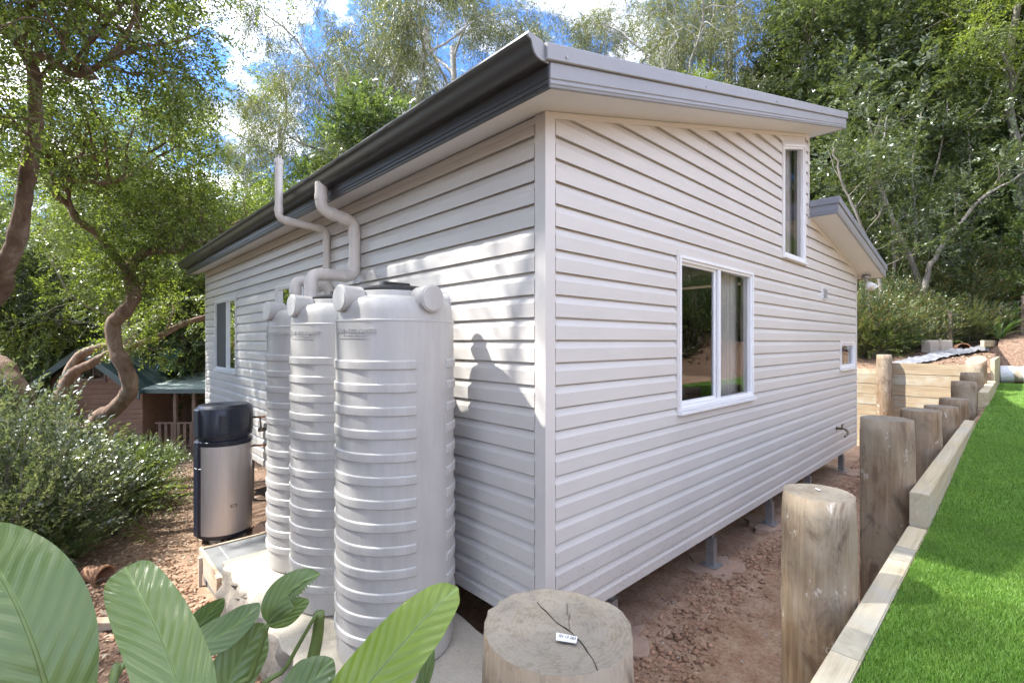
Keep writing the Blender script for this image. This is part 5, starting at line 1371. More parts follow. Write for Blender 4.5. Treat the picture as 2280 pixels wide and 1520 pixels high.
# ------------------------------------------------------------------ shrubs
def shrub(seed, rx, ry, h, nstem, temps, nspray, inner=0.55, scale=(0.8, 1.3), up=0.35, arch=0.5):
    "many arching stems with sprays spread towards the outside of an uneven dome"
    s = Skel(seed); g = s.g; P = []; Q = []
    for k in range(nstem):
        a = g.uniform(0, 2 * PI); q = g.random() ** 0.6; e = np.array([rx * q * math.cos(a), ry * q * math.sin(a), h * (1 - 0.45 * q * q) * g.uniform(0.7, 1.12)])
        b = np.array([e[0] * 0.18, e[1] * 0.18, -0.1]); m_ = (b + e) / 2 + np.array([0, 0, h * 0.12 * arch]) + g.normal(0, 0.06 * h, 3)
        c = curve([b, m_, e], 6); s.tube(c, np.linspace(0.014, 0.003, len(c)) * (h / 1.2), 4)
        for t in g.random(max(1, nspray // nstem)) ** inner:
            i = min(int(t * (len(c) - 1)), len(c) - 2); p = c[i] + (c[i + 1] - c[i]) * g.random() + g.normal(0, 0.085 * h, 3)
            P.append(p); Q.append(p - np.array([0, 0, h * 0.25]) + g.normal(0, 0.35 * h, 3) * 0.6 + np.array([0, 0, up * h]))
    P, Q = np.array(P), np.array(Q); P[:, 2] = np.maximum(P[:, 2], 0.02)
    return s.bark("stems"), leaves_mesh("foliage", stamp(temps, P, Q, g.uniform(*scale, len(P)), g))
SH = {'azalea': shrub(301, 1.0, 0.9, 1.35, 90, S_small, 2300, scale=(1.0, 1.7)), 'low': shrub(302, 0.9, 0.8, 0.85, 60, S_small, 2000, scale=(0.9, 1.4)),
      'rust': shrub(303, 1.3, 1.1, 1.5, 90, S_small, 2800, scale=(1.2, 2.1)), 'tall': shrub(304, 1.1, 1.0, 2.4, 90, S_mid, 1500, scale=(0.7, 1.1)),
      'fern': shrub(305, 0.7, 0.7, 0.55, 40, S_fern, 40, inner=0.2, scale=(0.6, 1.1), up=0.1)}
SM = dict(azalea='lf_silver', low='lf_mid', rust='lf_rust', tall='lf_mid', fern='lf_light')
SN = dict(azalea='azalea_shrub', low='low_shrub', rust='wild_shrub', tall='tall_shrub', fern='fern_clump')
def bush(kind, p, s, rz, label, group, lm=None, dz=0.0):
    b, c = SH[kind]; z_ = Hz(p[0], p[1]) + dz
    t_ = place_tree(SN[kind], label, b, c, M['bk_grey'], M[lm or SM[kind]], (p[0], p[1], z_), rz, s, group, "shrub", ("stems", "foliage")); return t_
LB = "shrubs along the left path"; RB = "shrubs on the right bank"
for kd, px, D, s, rz, lab in (('azalea', 10, 4.9, 1.08, 0.2, "large azalea with sunlit silvery leaves at the left edge"), ('azalea', 130, 5.9, 0.88, 1.5, "azalea with pale sunlit leaves in front of the hut"),
                              ('azalea', -70, 6.4, 1.5, 2.9, "azalea at the far left behind the first"), ('azalea', 60, 7.2, 1.0, 4.0, "azalea below the arching brown limb"),
                              ('low', 255, 7.8, 1.0, 0.4, "low green shrub beside the hut rails"), ('low', 200, 7.0, 1.1, 2.2, "low green shrub at the twisted trunk's foot"), ('low', 290, 9.2, 1.0, 4.0, "low green shrub close to the hut deck"),
                              ('low', 95, 4.9, 0.75, 5.0, "low dark shrub under the front azalea"), ('fern', 215, 6.0, 1.0, 1.0, "arching ferny clump by the path"), ('fern', 285, 7.4, 0.9, 2.0, "ferny clump nearer the hut along the path")):
    p = ground_at(px, D); bush(kd, p, s, rz, lab, LB)
k = 0
for kd, px, D, s, lab in (('rust', 2030, 11.3, 0.8, "rusty shrub just above the concrete block's left end"), ('rust', 2110, 12.3, 0.95, "rusty shrub right behind the concrete block"), ('rust', 2200, 12.8, 1.0, "rusty shrub behind the middle strap leaves"), ('rust', 2270, 13.0, 1.0, "rusty shrub behind the right strap leaves"), ('low', 1960, 10.4, 0.8, "green shrub left of the stained post"), ('rust', 1920, 10.6, 0.9, "rusty shrub against the house end"), ('rust', 2075, 13.4, 1.1, "rusty shrub in the middle of the bank"), ('rust', 1985, 12.3, 1.0, "rusty shrub behind the leaning pale stick"), ('rust', 1935, 12.2, 0.95, "rusty tipped wild shrub beside the end of the house"), ('rust', 2010, 13.2, 1.05, "rusty tipped wild shrub behind the fence post"), ('rust', 2090, 14.2, 1.1, "rusty wild shrub above the concrete block"),
                          ('rust', 2180, 15.2, 1.15, "rusty wild shrub behind the strap leaves"), ('rust', 2275, 15.6, 1.2, "wild shrub at the right edge of the bank"), ('rust', 1965, 15.2, 1.2, "wild shrub higher up behind the house end"),
                          ('rust', 2070, 16.6, 1.25, "wild shrub on the upper bank in the middle"), ('rust', 2170, 18.0, 1.3, "wild shrub on the upper bank under the dark trunk"), ('low', 1925, 10.9, 0.9, "green shrub hugging the end of the house"),
                          ('low', 1990, 11.4, 0.85, "green shrub behind the stained post"), ('low', 2060, 12.2, 0.85, "green shrub left of the concrete block"), ('low', 2140, 13.0, 0.9, "green shrub behind the strap leaf clump"),
                          ('tall', 1990, 17.5, 1.2, "tall shrub with upright stems in the wood edge"), ('tall', 2080, 18.5, 1.3, "tall shrub with many stems in mid bank"), ('tall', 1900, 16.0, 1.2, "tall shrub behind the lower roof"),
                          ('tall', 2250, 18.0, 1.3, "tall shrub at the right of the wood edge"), ('rust', 2320, 13.0, 1.0, "wild shrub beyond the right edge"), ('rust', 1890, 13.5, 1.1, "wild shrub hidden mostly by the house end")):
    p = ground_at(px, D); bush(kd, p, s, k * 1.3, lab, RB, lm='lf_mid' if kd == 'low' and k % 2 else None); k += 1
for j, (px, D, s_, kd, lab) in enumerate(((2005, 10.4, 0.55, 'low', "small green shrub above the sleeper wall"), (2050, 10.8, 0.6, 'rust', "small rusty shrub left behind the block"), (2105, 10.9, 0.6, 'low', "small green shrub right behind the block"), (2155, 10.9, 0.6, 'rust', "small rusty shrub beside the curved tile"),
                                   (2210, 11.6, 0.7, 'low', "small green shrub behind the bed"), (2262, 11.8, 0.75, 'rust', "small rusty shrub at the right of the bed"), (1945, 10.2, 0.6, 'fern', "ferny clump by the house end"), (2085, 10.5, 0.5, 'fern', "ferny clump in front of the fence"))):
    p = ground_at(px, D); bush(kd, p, s_, j * 2.3, lab, RB, lm='lf_light' if kd == 'low' else None)
# gully undergrowth, far left
for j, (px, D, s, kd) in enumerate(((30, 11, 1.2, 'low'), (360, 15, 1.2, 'tall'), (440, 18, 1.1, 'low'), (70, 13, 1.1, 'tall'), (-30, 9.5, 1.2, 'low'), (250, 17, 1.3, 'tall'), (400, 22, 1.5, 'tall'), (320, 25, 1.6, 'tall'), (470, 26, 1.5, 'low'), (120, 22, 1.6, 'tall'), (20, 18, 1.5, 'tall'))):
    p = ground_at(px, D); bush(kd, p, s, j * 2.1, ["shady shrub left of the hut, low", "tall shrub right of the hut roof", "low shrub in the sunny clearing", "tall shrub close behind the arching limb", "low shrub at the left edge, in shade", "tall shrub behind the hut roof", "tall shrub deep in the clearing", "tall shrub at the back of the gully", "low shrub at the back by the house end", "tall shrub far behind the hut, left", "tall shrub deep at the left edge"][j], "undergrowth in the gully", lm='lf_dark' if kd == 'tall' else 'lf_mid')

HG = [(13.4, -2.7), (14.6, -3.3), (13.2, -3.9), (15.8, -2.6), (15.0, -4.6), (13.8, -5.2), (17.0, -3.6), (16.6, -5.4), (12.2, -5.4), (11.0, -6.0), (9.6, -6.3), (8.2, -6.0), (18.2, -5.0), (6.8, -6.5), (18.0, -2.4)]
for j, (x_, y_) in enumerate(HG):      # wild shrubs beyond the lawn, outside the frame but mirrored in the panes
    bush(('tall', 'rust', 'tall')[j % 3], (x_, y_), 0.85 + 0.12 * ((j * 5) % 4), j * 1.9, "wild shrub beyond the lawn, right of the picture and mirrored in the window panes", "wild shrubs across the lawn", lm='lf_dark' if j % 3 == 0 else None)

# thin stems leaning through the right bank
SP = [((1960, 640), (1925, 520), (1880, 420), (1850, 330), 11.4), ((2050, 640), (2000, 520), (1960, 420), (1900, 330), 11.9), ((2060, 640), (2090, 560), (2180, 450), (2290, 380), 11.6),
      ((2030, 630), (2040, 500), (2030, 380), (2050, 250), 12.9), ((1990, 630), (1985, 500), (1960, 380), (1975, 260), 12.4), ((2110, 630), (2120, 500), (2160, 380), (2150, 250), 13.4), ((1940, 620), (1960, 480), (1950, 360), (1930, 250), 13.0),
      ((2080, 620), (2060, 480), (2090, 350), (2110, 220), 13.8), ((2010, 600), (1950, 480), (1930, 380), (1870, 300), 13.4), ((2150, 620), (2170, 480), (2230, 380), (2260, 300), 14.4)]
for j, (a, b, c, d, D) in enumerate(SP):
    s_ = Skel(400 + j); p0 = ground_at(a[0], D); P = s_.limb([p0 - np.array([0, 0, .2])] + px_path([a, b, c, d], D), 0.085 if j in (1, 2) else 0.045, 0.018, 8, wob=0.02)
    for t in np.linspace(0.35, 1, 8):
        i = min(int(t * (len(P) - 1)), len(P) - 2); s_.grow(P[i], s_.g.normal(0, 1, 3) + np.array([0, 0, 0.8]), 1.0 * s_.g.uniform(0.6, 1.2), 0.012, 2, up=0.3, wander=0.4, kids=(4, 4, 3))
    place_tree("leaning_sapling", ["pale stem leaning left over the lower roof", "thick mottled stem leaning far left across the bank", "thick pale limb leaning right across the bank", "upright pale stem in the middle of the bank", "upright stem beside the lower eave", "slim stem right of the middle of the bank",
               "slim stem close behind the lower roof", "crooked slim stem deep in the bank", "thin stem leaning left in the shade", "thin stem leaning right near the stout trunk"][j], s_.bark("trunk"), s_.crown("crown", S_mid, 5, 0.35, scale=(0.6, 1.0)), M['bk_grey'], M['lf_dark'], group="leaning saplings on the right bank")

# strap leaf clumps (each clump one plant of arching blades)
def strap_mesh(seed, n, L, w_):
    g = np.random.default_rng(seed); v = []; f = []
    for k in range(n):
        a = g.uniform(0, 2 * PI); l = L * g.uniform(0.6, 1.1); el = math.radians(g.uniform(48, 82)); bend = g.uniform(0.9, 2.0); ww = w_ * g.uniform(0.7, 1.2); p = np.array([0.03 * math.cos(a), 0.03 * math.sin(a), 0.0]); b0 = len(v); m = 8
        for i in range(m + 1):
            t = i / m; e = el - bend * t * t; d = np.array([math.cos(a) * math.cos(e), math.sin(a) * math.cos(e), math.sin(e)]); s = np.array([-math.sin(a), math.cos(a), 0]); ww_ = ww * math.sin(PI * min(0.12 + 0.88 * t, 0.985)) ** 0.6 * 0.5; nrm = np.cross(d, s)
            v += [p - s * ww_ - nrm * ww_ * 0.35, p, p + s * ww_ - nrm * ww_ * 0.35]; p = p + d * l / m
        for i in range(m): q = b0 + 3 * i; f += [(q, q + 1, q + 4, q + 3), (q + 1, q + 2, q + 5, q + 4)]
    me = mesh_np("leaves", np.array(v), np.array(f)); me.materials.append(M['lf_strap']); me.polygons.foreach_set("use_smooth", [True] * len(me.polygons)); return me
ST = [strap_mesh(500 + i, 26, 0.85, 0.055) for i in range(3)]
for j, (px, D, s, lab) in enumerate(((2135, 10.9, 1.0, "strap leaved clump left of the others above the sheet edging"), (2195, 11.0, 1.15, "strap leaved clump in the middle of the bed above the edging"), (2250, 11.1, 1.1, "strap leaved clump at the right of the bed"), (2290, 11.6, 1.0, "strap leaved clump at the right edge"), (2170, 11.8, 1.0, "strap leaved clump behind the middle one"), (2225, 10.4, 0.7, "small strap leaved clump at the edging"))):
    p = ground_at(px, D); t_ = thing("strap_leaf_plant", lab, "plant", p, j * 1.1, "strap leaved plants on the bank"); t_.scale = (s, s, s); inst("leaves", ST[j % 3], t_)
for j, (px, D, s, lab) in enumerate(((90, 4.6, 0.55, "dark strap leaved clump under the azalea"), (235, 6.6, 0.7, "strap leaved clump beside the path"), (165, 5.2, 0.6, "strap leaved clump below the front azalea"), (300, 7.2, 0.55, "small strap leaved clump nearer the heater"))):
    p = ground_at(px, D); t_ = thing("strap_leaf_plant", lab, "plant", p, j * 1.7, "strap leaved plants along the path"); t_.scale = (s, s, s); inst("leaves", ST[j % 3], t_)

# ------------------------------------------------------------------ big ginger leaves in the foreground
def gleafmat():
    m, t, b = base("big glossy leaf", 0.32, 0.55)
    uv = _n(t, "ShaderNodeUVMap"); sp = _n(t, "ShaderNodeSeparateXYZ"); t.links.new(uv.outputs[0], sp.inputs[0])
    # veins run obliquely from the midrib: phase = along*k - |across|*c
    ab = _n(t, "ShaderNodeMath", operation='ABSOLUTE'); t.links.new(sp.outputs["Y"], ab.inputs[0])
    m1 = _n(t, "ShaderNodeMath", operation='MULTIPLY'); m1.inputs[1].default_value = 0.085; t.links.new(ab.outputs[0], m1.inputs[0])
    sb = _n(t, "ShaderNodeMath", operation='SUBTRACT'); t.links.new(sp.outputs["X"], sb.inputs[0]); t.links.new(m1.outputs[0], sb.inputs[1])
    def wave(k, ph=0.0):
        a = _n(t, "ShaderNodeMath", operation='MULTIPLY'); a.inputs[1].default_value = k; t.links.new(sb.outputs[0], a.inputs[0])
        nz_ = _n(t, "ShaderNodeMath", operation='ADD'); t.links.new(a.outputs[0], nz_.inputs[0])
        n2 = _n(t, "ShaderNodeMath", operation='MULTIPLY'); n2.inputs[1].default_value = 6.0; t.links.new(noise(t, 9, 3, 0.5), n2.inputs[0]); t.links.new(n2.outputs[0], nz_.inputs[1])
        s_ = _n(t, "ShaderNodeMath", operation='SINE'); t.links.new(nz_.outputs[0], s_.inputs[0])
        r_ = _n(t, "ShaderNodeMapRange"); r_.inputs["From Min"].default_value = -1; t.links.new(s_.outputs[0], r_.inputs["Value"]); return r_.outputs[0]
    v1, v2 = wave(230), wave(900)
    g = _n(t, "ShaderNodeObjectInfo")
    c = ramp(t, g.outputs["Random"], [(0.0, (0.11, 0.165, 0.075)), (0.5, (0.135, 0.20, 0.09)), (1.0, (0.15, 0.215, 0.095))])
    at_ = _n(t, "ShaderNodeAttribute", attribute_type='OBJECT', attribute_name="tone"); c = mixc(t, at_.outputs["Fac"], c, (0.21, 0.30, 0.03))
    c = mixc(t, 0.22, c, ramp(t, v1, [(0.2, (0.72, 0.76, 0.6)), (0.8, (1.15, 1.12, 1.1))]), 'MULTIPLY')
    c = mixc(t, 0.5, c, ramp(t, noise(t, 14, 5, 0.6), [(0.3, (0.78, 0.85, 0.8)), (0.7, (1.15, 1.1, 1.0))]), 'MULTIPLY')
    spk = ramp(t, noise(t, 130, 2, 0.5), [(0.76, (0, 0, 0)), (0.79, (1, 1, 1))]); c = mixc(t, spk, c, (0.52, 0.55, 0.33)); br = ramp(t, noise(t, 24, 5, 0.7), [(0.70, (0, 0, 0)), (0.74, (0.8, 0.8, 0.8))]); c = mixc(t, br, c, (0.30, 0.27, 0.12))
    rib = ramp(t, ab.outputs[0], [(0.0, (1, 1, 1)), (0.035, (1, 1, 1)), (0.055, (0, 0, 0))]); c = mixc(t, mulf(t, rib, 0.6), c, (0.25, 0.36, 0.12))
    t.links.new(c, b.inputs["Base Color"])
    hsum = _n(t, "ShaderNodeMath", operation='MULTIPLY_ADD'); hsum.inputs[1].default_value = 0.12; t.links.new(v2, hsum.inputs[0]); t.links.new(v1, hsum.inputs[2])
    bump(t, b, hsum.outputs[0], 0.38, 0.004)
    tr = _n(t, "ShaderNodeBsdfTranslucent"); t.links.new(mixc(t, 1.0, c, (1.5, 1.6, 0.5), 'MULTIPLY'), tr.inputs["Color"])
    mx = _n(t, "ShaderNodeMixShader"); mx.inputs[0].default_value = 0.3; t.links.new(b.outputs[0], mx.inputs[1]); t.links.new(tr.outputs[0], mx.inputs[2])
    t.links.new(mx.outputs[0], t.nodes["Material Output"].inputs["Surface"]); return m
def mulf(t, x, k):
    m = _n(t, "ShaderNodeMath", operation='MULTIPLY'); m.inputs[1].default_value = k; t.links.new(x, m.inputs[0]); return m.outputs[0]
M['gleaf'] = gleafmat()
M['gstem'] = plain("green plant stem", (0.12, 0.17, 0.045), 0.45, 0.2, 30)
def big_leaf(parent, mid, half, tone=0.0, fold=0.25, roll=0.0, tipw=None, name="leaf", tear=None, label=None):
    "leaf blade along a 3-D midrib; 'half' is its greatest half width, the blade folds upward along the midrib"
    P = curve(mid, 10); n = len(P); m = 9; L = parent.location
    T_ = np.gradient(P, axis=0); T_ /= np.linalg.norm(T_, axis=1)[:, None]
    view = CAM - P; view /= np.linalg.norm(view, axis=1)[:, None]
    S = np.cross(T_, view); S /= np.linalg.norm(S, axis=1)[:, None]; N = np.cross(S, T_)
    c, s = math.cos(roll), math.sin(roll); S, N = S * c + N * s, N * c - S * s
    v = []; uv = []; f = []; ts = np.linspace(0, 1, n); seg = np.r_[0, np.cumsum(np.linalg.norm(np.diff(P, axis=0), axis=1))]
    for i in range(n):
        t = ts[i]; wdt = half * (math.sin(PI * min(max(t, 0.0), 1.0) ** 0.85) ** 0.62) if tipw is None else half * np.interp(t, *tipw)
        wdt = max(wdt, 0.002)
        for j in range(-m, m + 1):
            q = j / m; x = q * wdt
            rip = 0.035 * half * math.sin(seg[i] / half * 3.2 + abs(q) * 2.2 + (1.3 if q > 0 else 0)) * abs(q)
            if tear is not None and tear(t, q): x *= 0.62 + 0.2 * math.sin(i * 2.9)
            v.append(P[i] + S[i] * x * math.cos(fold * abs(q)) + N[i] * (fold * abs(x) * 0.55 + rip - 0.10 * wdt * q * q)); uv.append((seg[i], q * wdt / half))
    k = 2 * m + 1
    for i in range(n - 1):
        for j in range(2 * m): a = i * k + j; f.append((a, a + 1, a + k + 1, a + k))
    me = mesh_np(name, np.array(v) - np.array(L), np.array(f)); ul = me.uv_layers.new(name="UVMap")
    UVs = np.array(uv); ul.data.foreach_set("uv", UVs[np.array(f).ravel()].astype(np.float32).ravel())
    o = obj(name, me, M['gleaf'], parent, smooth=True); o["tone"] = float(tone)
    rb = MB(); vv, ff = tube(P - N * 0.001 - np.array(L), np.linspace(0.0035, 0.001, n) * half / 0.06, 6); rb.add(vv, ff).build("midrib", M['gstem'], o, smooth=True)
    if label: o["label"] = label
    return o
def stem(parent, pts, r0, r1, name="stem"):
    P = curve(pts, 6) - np.array(parent.location); v, f = tube(P, np.linspace(r0, r1, len(P)), 8); return MB().add(v, f).build(name, M['gstem'], parent, smooth=True)
g1b = np.array([-1.95, -0.85, 0.0]); g1b[2] = Hz(*g1b[:2])
gp1 = thing("ginger_plant", "ginger plant with two very large pale green leaves at the bottom left", "plant", g1b)
A_ = [at(140, 1700, 0.62), at(100, 1520, 0.62), at(60, 1400, 0.63), at(12, 1300, 0.65), at(-40, 1225, 0.68), at(-85, 1180, 0.70)]
big_leaf(gp1, A_[::1], 0.068, 0.12, 0.22, 0.10)
B2 = [at(432, 1700, 0.60), at(405, 1560, 0.62), at(362, 1430, 0.66), at(318, 1340, 0.70), at(290, 1285, 0.73), at(278, 1262, 0.74)]
big_leaf(gp1, B2, 0.044, 0.22, 0.25, -0.05, tipw=([0, 0.25, 0.5, 0.72, 0.88, 0.97, 1.0], [0.6, 1.0, 0.98, 0.85, 0.66, 0.45, 0.02]))
stem(gp1, [g1b, g1b + np.array([0.05, 0.06, 0.5]), at(150, 1700, 0.62)], 0.012, 0.006); stem(gp1, [g1b + np.array([0.03, 0, 0]), at(330, 1800, 0.66), at(432, 1700, 0.60)], 0.012, 0.006)
stem(gp1, [g1b + np.array([0.06, 0.02, 0]), at(240, 1600, 0.85), at(262, 1500, 0.9), at(285, 1470, 0.92)], 0.009, 0.005)
g2b = np.array([-1.52, -0.62, 0.0]); g2b[2] = Hz(*g2b[:2])
gp2 = thing("ginger_plant", "ginger plant with dark and torn leaves in front of the tanks", "plant", g2b)
big_leaf(gp2, [at(395, 1452, 0.95), at(440, 1436, 0.96), at(500, 1408, 0.98), at(550, 1370, 1.0), at(578, 1342, 1.02)], 0.038, 0.0, 0.35, 0.5)
big_leaf(gp2, [at(395, 1440, 1.02), at(430, 1405, 1.03), at(465, 1365, 1.05), at(498, 1330, 1.06)], 0.032, 0.0, 0.3, -0.5)
big_leaf(gp2, [at(470, 1640, 0.92), at(500, 1540, 0.95), at(535, 1470, 0.98), at(565, 1420, 1.0), at(590, 1388, 1.02)], 0.050, 0.02, 0.3, -0.25)
big_leaf(gp2, [at(596, 1385, 0.98), at(612, 1350, 0.98), at(640, 1318, 0.99), at(675, 1292, 1.0), at(712, 1277, 1.01)], 0.036, 0.12, 0.2, 0.3, tear=lambda t, q: q > 0.3 and t > 0.45, label="torn leaf with ragged edge")
big_leaf(gp2, [at(596, 1392, 0.98), at(625, 1372, 0.985), at(655, 1352, 0.99), at(688, 1336, 1.0)], 0.026, 0.25, 0.2, -0.3)
stem(gp2, [g2b, at(520, 1640, 0.96), at(560, 1500, 0.97), at(580, 1440, 0.975), at(597, 1388, 0.98)], 0.008, 0.0045)
stem(gp2, [g2b + np.array([0.03, 0.02, 0]), at(560, 1640, 1.0), at(640, 1480, 1.02), at(704, 1366, 1.04)], 0.007, 0.0035)
stem(gp2, [g2b + np.array([0.08, 0.05, 0]), at(675, 1620, 1.04), at(690, 1500, 1.05), at(706, 1420, 1.06), at(712, 1362, 1.06)], 0.016, 0.011, "cut_stalk")
stem(gp2, [g2b, at(470, 1700, 0.92), at(470, 1640, 0.92)], 0.008, 0.004); stem(gp2, [g2b, at(380, 1560, 0.98), at(395, 1452, 0.95)], 0.008, 0.004)
g3b = np.array([-1.30, -0.72, 0.0]); g3b[2] = Hz(*g3b[:2])
gp3 = thing("ginger_plant", "ginger plant with one bright yellow green leaf before the nearest tank", "plant", g3b)
big_leaf(gp3, [at(735, 1660, 0.74), at(790, 1560, 0.74), at(855, 1480, 0.76), at(915, 1410, 0.79), at(970, 1350, 0.82), at(1020, 1308, 0.85)], 0.052, 0.85, 0.25, 0.25, label="bright yellow green leaf",
         tipw=([0, 0.2, 0.45, 0.7, 0.85, 0.95, 1.0], [0.5, 0.95, 1.0, 0.86, 0.66, 0.42, 0.02]))
big_leaf(gp3, [at(640, 1620, 0.80), at(675, 1540, 0.82), at(710, 1500, 0.84), at(742, 1466, 0.86)], 0.042, 0.10, 0.25, 0.1)
big_leaf(gp3, [at(900, 1640, 0.9), at(935, 1540, 0.92), at(955, 1480, 0.93), at(966, 1440, 0.94)], 0.020, 0.0, 0.3, 0.8)
stem(gp3, [g3b, at(700, 1760, 0.76), at(735, 1660, 0.74)], 0.010, 0.005); stem(gp3, [g3b, at(640, 1620, 0.80)], 0.008, 0.004); stem(gp3, [g3b, at(900, 1640, 0.9)], 0.008, 0.004)
# broad leaved gingers on the far bank
def small_ginger(px, D, s, seed, label):
    p = ground_at(px, D); t_ = thing("ginger_plant", label, "plant", p, seed, "gingers on the bank"); g = np.random.default_rng(seed)
    stm = curve([(0, 0, -0.1), (0.03, 0.02, 0.5 * s), (0.1, 0, 1.0 * s)], 6); v, f = tube(stm, np.linspace(0.014, 0.006, len(stm)), 6); MB().add(v, f).build("stem", M['gstem'], t_, smooth=True)
    for k in range(8):
        q = stm[3 + k]; a = (k % 2) * PI + g.normal(0, 0.35); l = 0.42 * s * g.uniform(0.8, 1.1); d = np.array([math.cos(a), math.sin(a), 0.45]); v = []; f = []; m = 6
        for i in range(m + 1):
            tt_ = i / m; c = q + d * l * tt_ + np.array([0, 0, -0.45 * l * tt_ * tt_]); ww = 0.055 * s * math.sin(PI * min(0.06 + 0.93 * tt_, 0.99)) ** 0.7; sd = np.array([-math.sin(a), math.cos(a), 0]); v += [c - sd * ww + np.array([0, 0, ww * .3]), c, c + sd * ww + np.array([0, 0, ww * .3])]
        for i in range(m): b_ = 3 * i; f += [(b_, b_ + 1, b_ + 4, b_ + 3), (b_ + 1, b_ + 2, b_ + 5, b_ + 4)]
        obj("leaf", mesh_np("leaf", np.array(v), np.array(f)), M['lf_dark'], t_, smooth=True)
for j, a in enumerate(((2122, 11.4, 1.05, "ginger plant with paired blue green leaves on the bank above the block"), (2215, 12.2, 1.2, "ginger plant behind the strap leaves"), (2020, 11.2, 0.8, "small ginger plant left on the bank"))): small_ginger(a[0], a[1], a[2], 3 + j, a[3])

# ------------------------------------------------------------------ odds and ends on the bank
bp_ = ground_at(2086, 10.1); blk = thing("concrete_block", "old pale concrete block lying on the bank", "block", (bp_[0], bp_[1], bp_[2] + 0.06), HEAD - PI / 2 + 0.2)
MB().box(-0.29, 0.29, -0.10, 0.10, -0.10, 0.17).build("block", M['stoneblock'], blk, bevel=0.015); MB().box(-0.08, -0.03, -0.115, -0.101, -0.1, 0.2).build("strap", M['palewood'], blk)
p = ground_at(2138, 10.3)
tl_ = MB(); n = 12; v = []; 
for y in (-0.18, 0.18):
    for r in (0.13, 0.115): v += [(y, r * math.cos(PI * i / n), r * math.sin(PI * i / n)) for i in range(n + 1)]
m = n + 1; f = []
for i in range(n): f += [(i, i + 1, 2 * m + i + 1, 2 * m + i), (m + i, 3 * m + i, 3 * m + i + 1, m + i + 1), (i, m + i, m + i + 1, i + 1), (2 * m + i, 2 * m + i + 1, 3 * m + i + 1, 3 * m + i)]
f += [(0, 2 * m, 3 * m, m), (n, m + n, 3 * m + n, 2 * m + n)]
o = tl_.add(v, f).build("ridge_tile", M['terracotta']); o.location = (p[0], p[1], Hz(p[0], p[1]) + 0.0); o.rotation_euler = (0, 0.1, 0.4); tag(o, "broken curved terracotta tile beside the concrete block", "tile")
# plastic edging sheet and timber along the top of the bank bed
es = MB(); v = []; f = []; n = 40
for i in range(n + 1):
    t = i / n
    for q in range(4):
        p = ground_at(1985 + 215 * t, 9.45 + 0.75 * t - 0.17 * q); p[2] = Hz(max(p[0], 9.5), max(p[1], -1.30))
        v.append((p[0] + 0.01 * rng.standard_normal(), p[1] + 0.01 * rng.standard_normal(), p[2] + 0.05 + 0.03 * (q in (1, 2)) + 0.010 * rng.standard_normal()))
for i in range(n):
    for q in range(3): a = i * 4 + q; f.append((a, a + 1, a + 5, a + 4))
o = es.add(v, f).build("edging_sheet", M['edging'], smooth=True); tag(o, "dark plastic sheet edging the garden bed beyond the sleeper wall", "plastic sheet")
tbm = thing("edging_board", "pale timber board edging the bed at the right", "board", (12.25, -1.22, Hz(12.6, -1.22) + 0.03), -0.09)
MB().box(-0.75, 2.6, -0.03, 0.03, -0.03, 0.10).build("board", M['sleeper'], tbm, bevel=0.005)
wl = thing("wrapped_log", "log half wrapped in torn white plastic at the end of the lawn", "log", (12.0, -2.0, 1.22), math.radians(90))
P = np.array([(x, 0.02 * math.sin(3 * x), 0.02 * math.cos(2 * x)) for x in np.linspace(-0.75, 0.62, 10)]); MB().tube(P, 0.16, 14).build("log", M['palewood'], wl, smooth=True)
for (a, b) in ((-0.7, -0.42), (-0.25, 0.02), (0.15, 0.3), (0.42, 0.6)):
    PP = np.array([(x, 0.02 * math.sin(3 * x), 0.02 * math.cos(2 * x)) for x in np.linspace(a, b, 5)]); MB().tube(PP, 0.168 + 0.012 * rng.random(5), 14, False).build("wrap", M['foil'], wl, smooth=True)
o = sleeper(wl, 11.85, 12.0, -2.7, -1.36, 1.04, 1.20, M['sleeper_y'], name="sleeper") if False else None
# wire fence on the bank
fence = thing("wire_fence", "sagging wire mesh fence with grey timber posts on the bank", "fence", (11.6, 0.6, 0))
fp = [(10.6, 1.7), (11.0, 0.42), (12.2, -0.6), (13.6, -1.7)]
FZ = [Hz(x, y) for x, y in fp]
for (x, y), z in zip(fp, FZ):
    MB().tube([(x - 11.6, y - 0.6, z - 0.2), (x - 11.58, y - 0.62, z + 0.85)], [0.05, 0.045], 8).build("post", M['deadwood'], fence)
for r in range(6):
    for (a, za), (b, zb_) in zip(list(zip(fp, FZ)), list(zip(fp, FZ))[1:]):
        pts = [((a[0] + (b[0] - a[0]) * t) - 11.6, (a[1] + (b[1] - a[1]) * t) - 0.6, za + (zb_ - za) * t + 0.10 + 0.13 * r - 0.06 * math.sin(PI * t)) for t in np.linspace(0, 1, 7)]
        MB().tube(pts, 0.0015, 4, False).build("wire", M['wire'], fence)
for (a, za), (b, zb_) in zip(list(zip(fp, FZ)), list(zip(fp, FZ))[1:]):
    for t in np.linspace(0.06, 0.94, 9):
        q = (a[0] + (b[0] - a[0]) * t - 11.6, a[1] + (b[1] - a[1]) * t - 0.6); z0 = za + (zb_ - za) * t
        MB().tube([(q[0], q[1], z0 + 0.06), (q[0] + 0.01, q[1], z0 + 0.75)], 0.0013, 4, False).build("wire", M['wire'], fence)
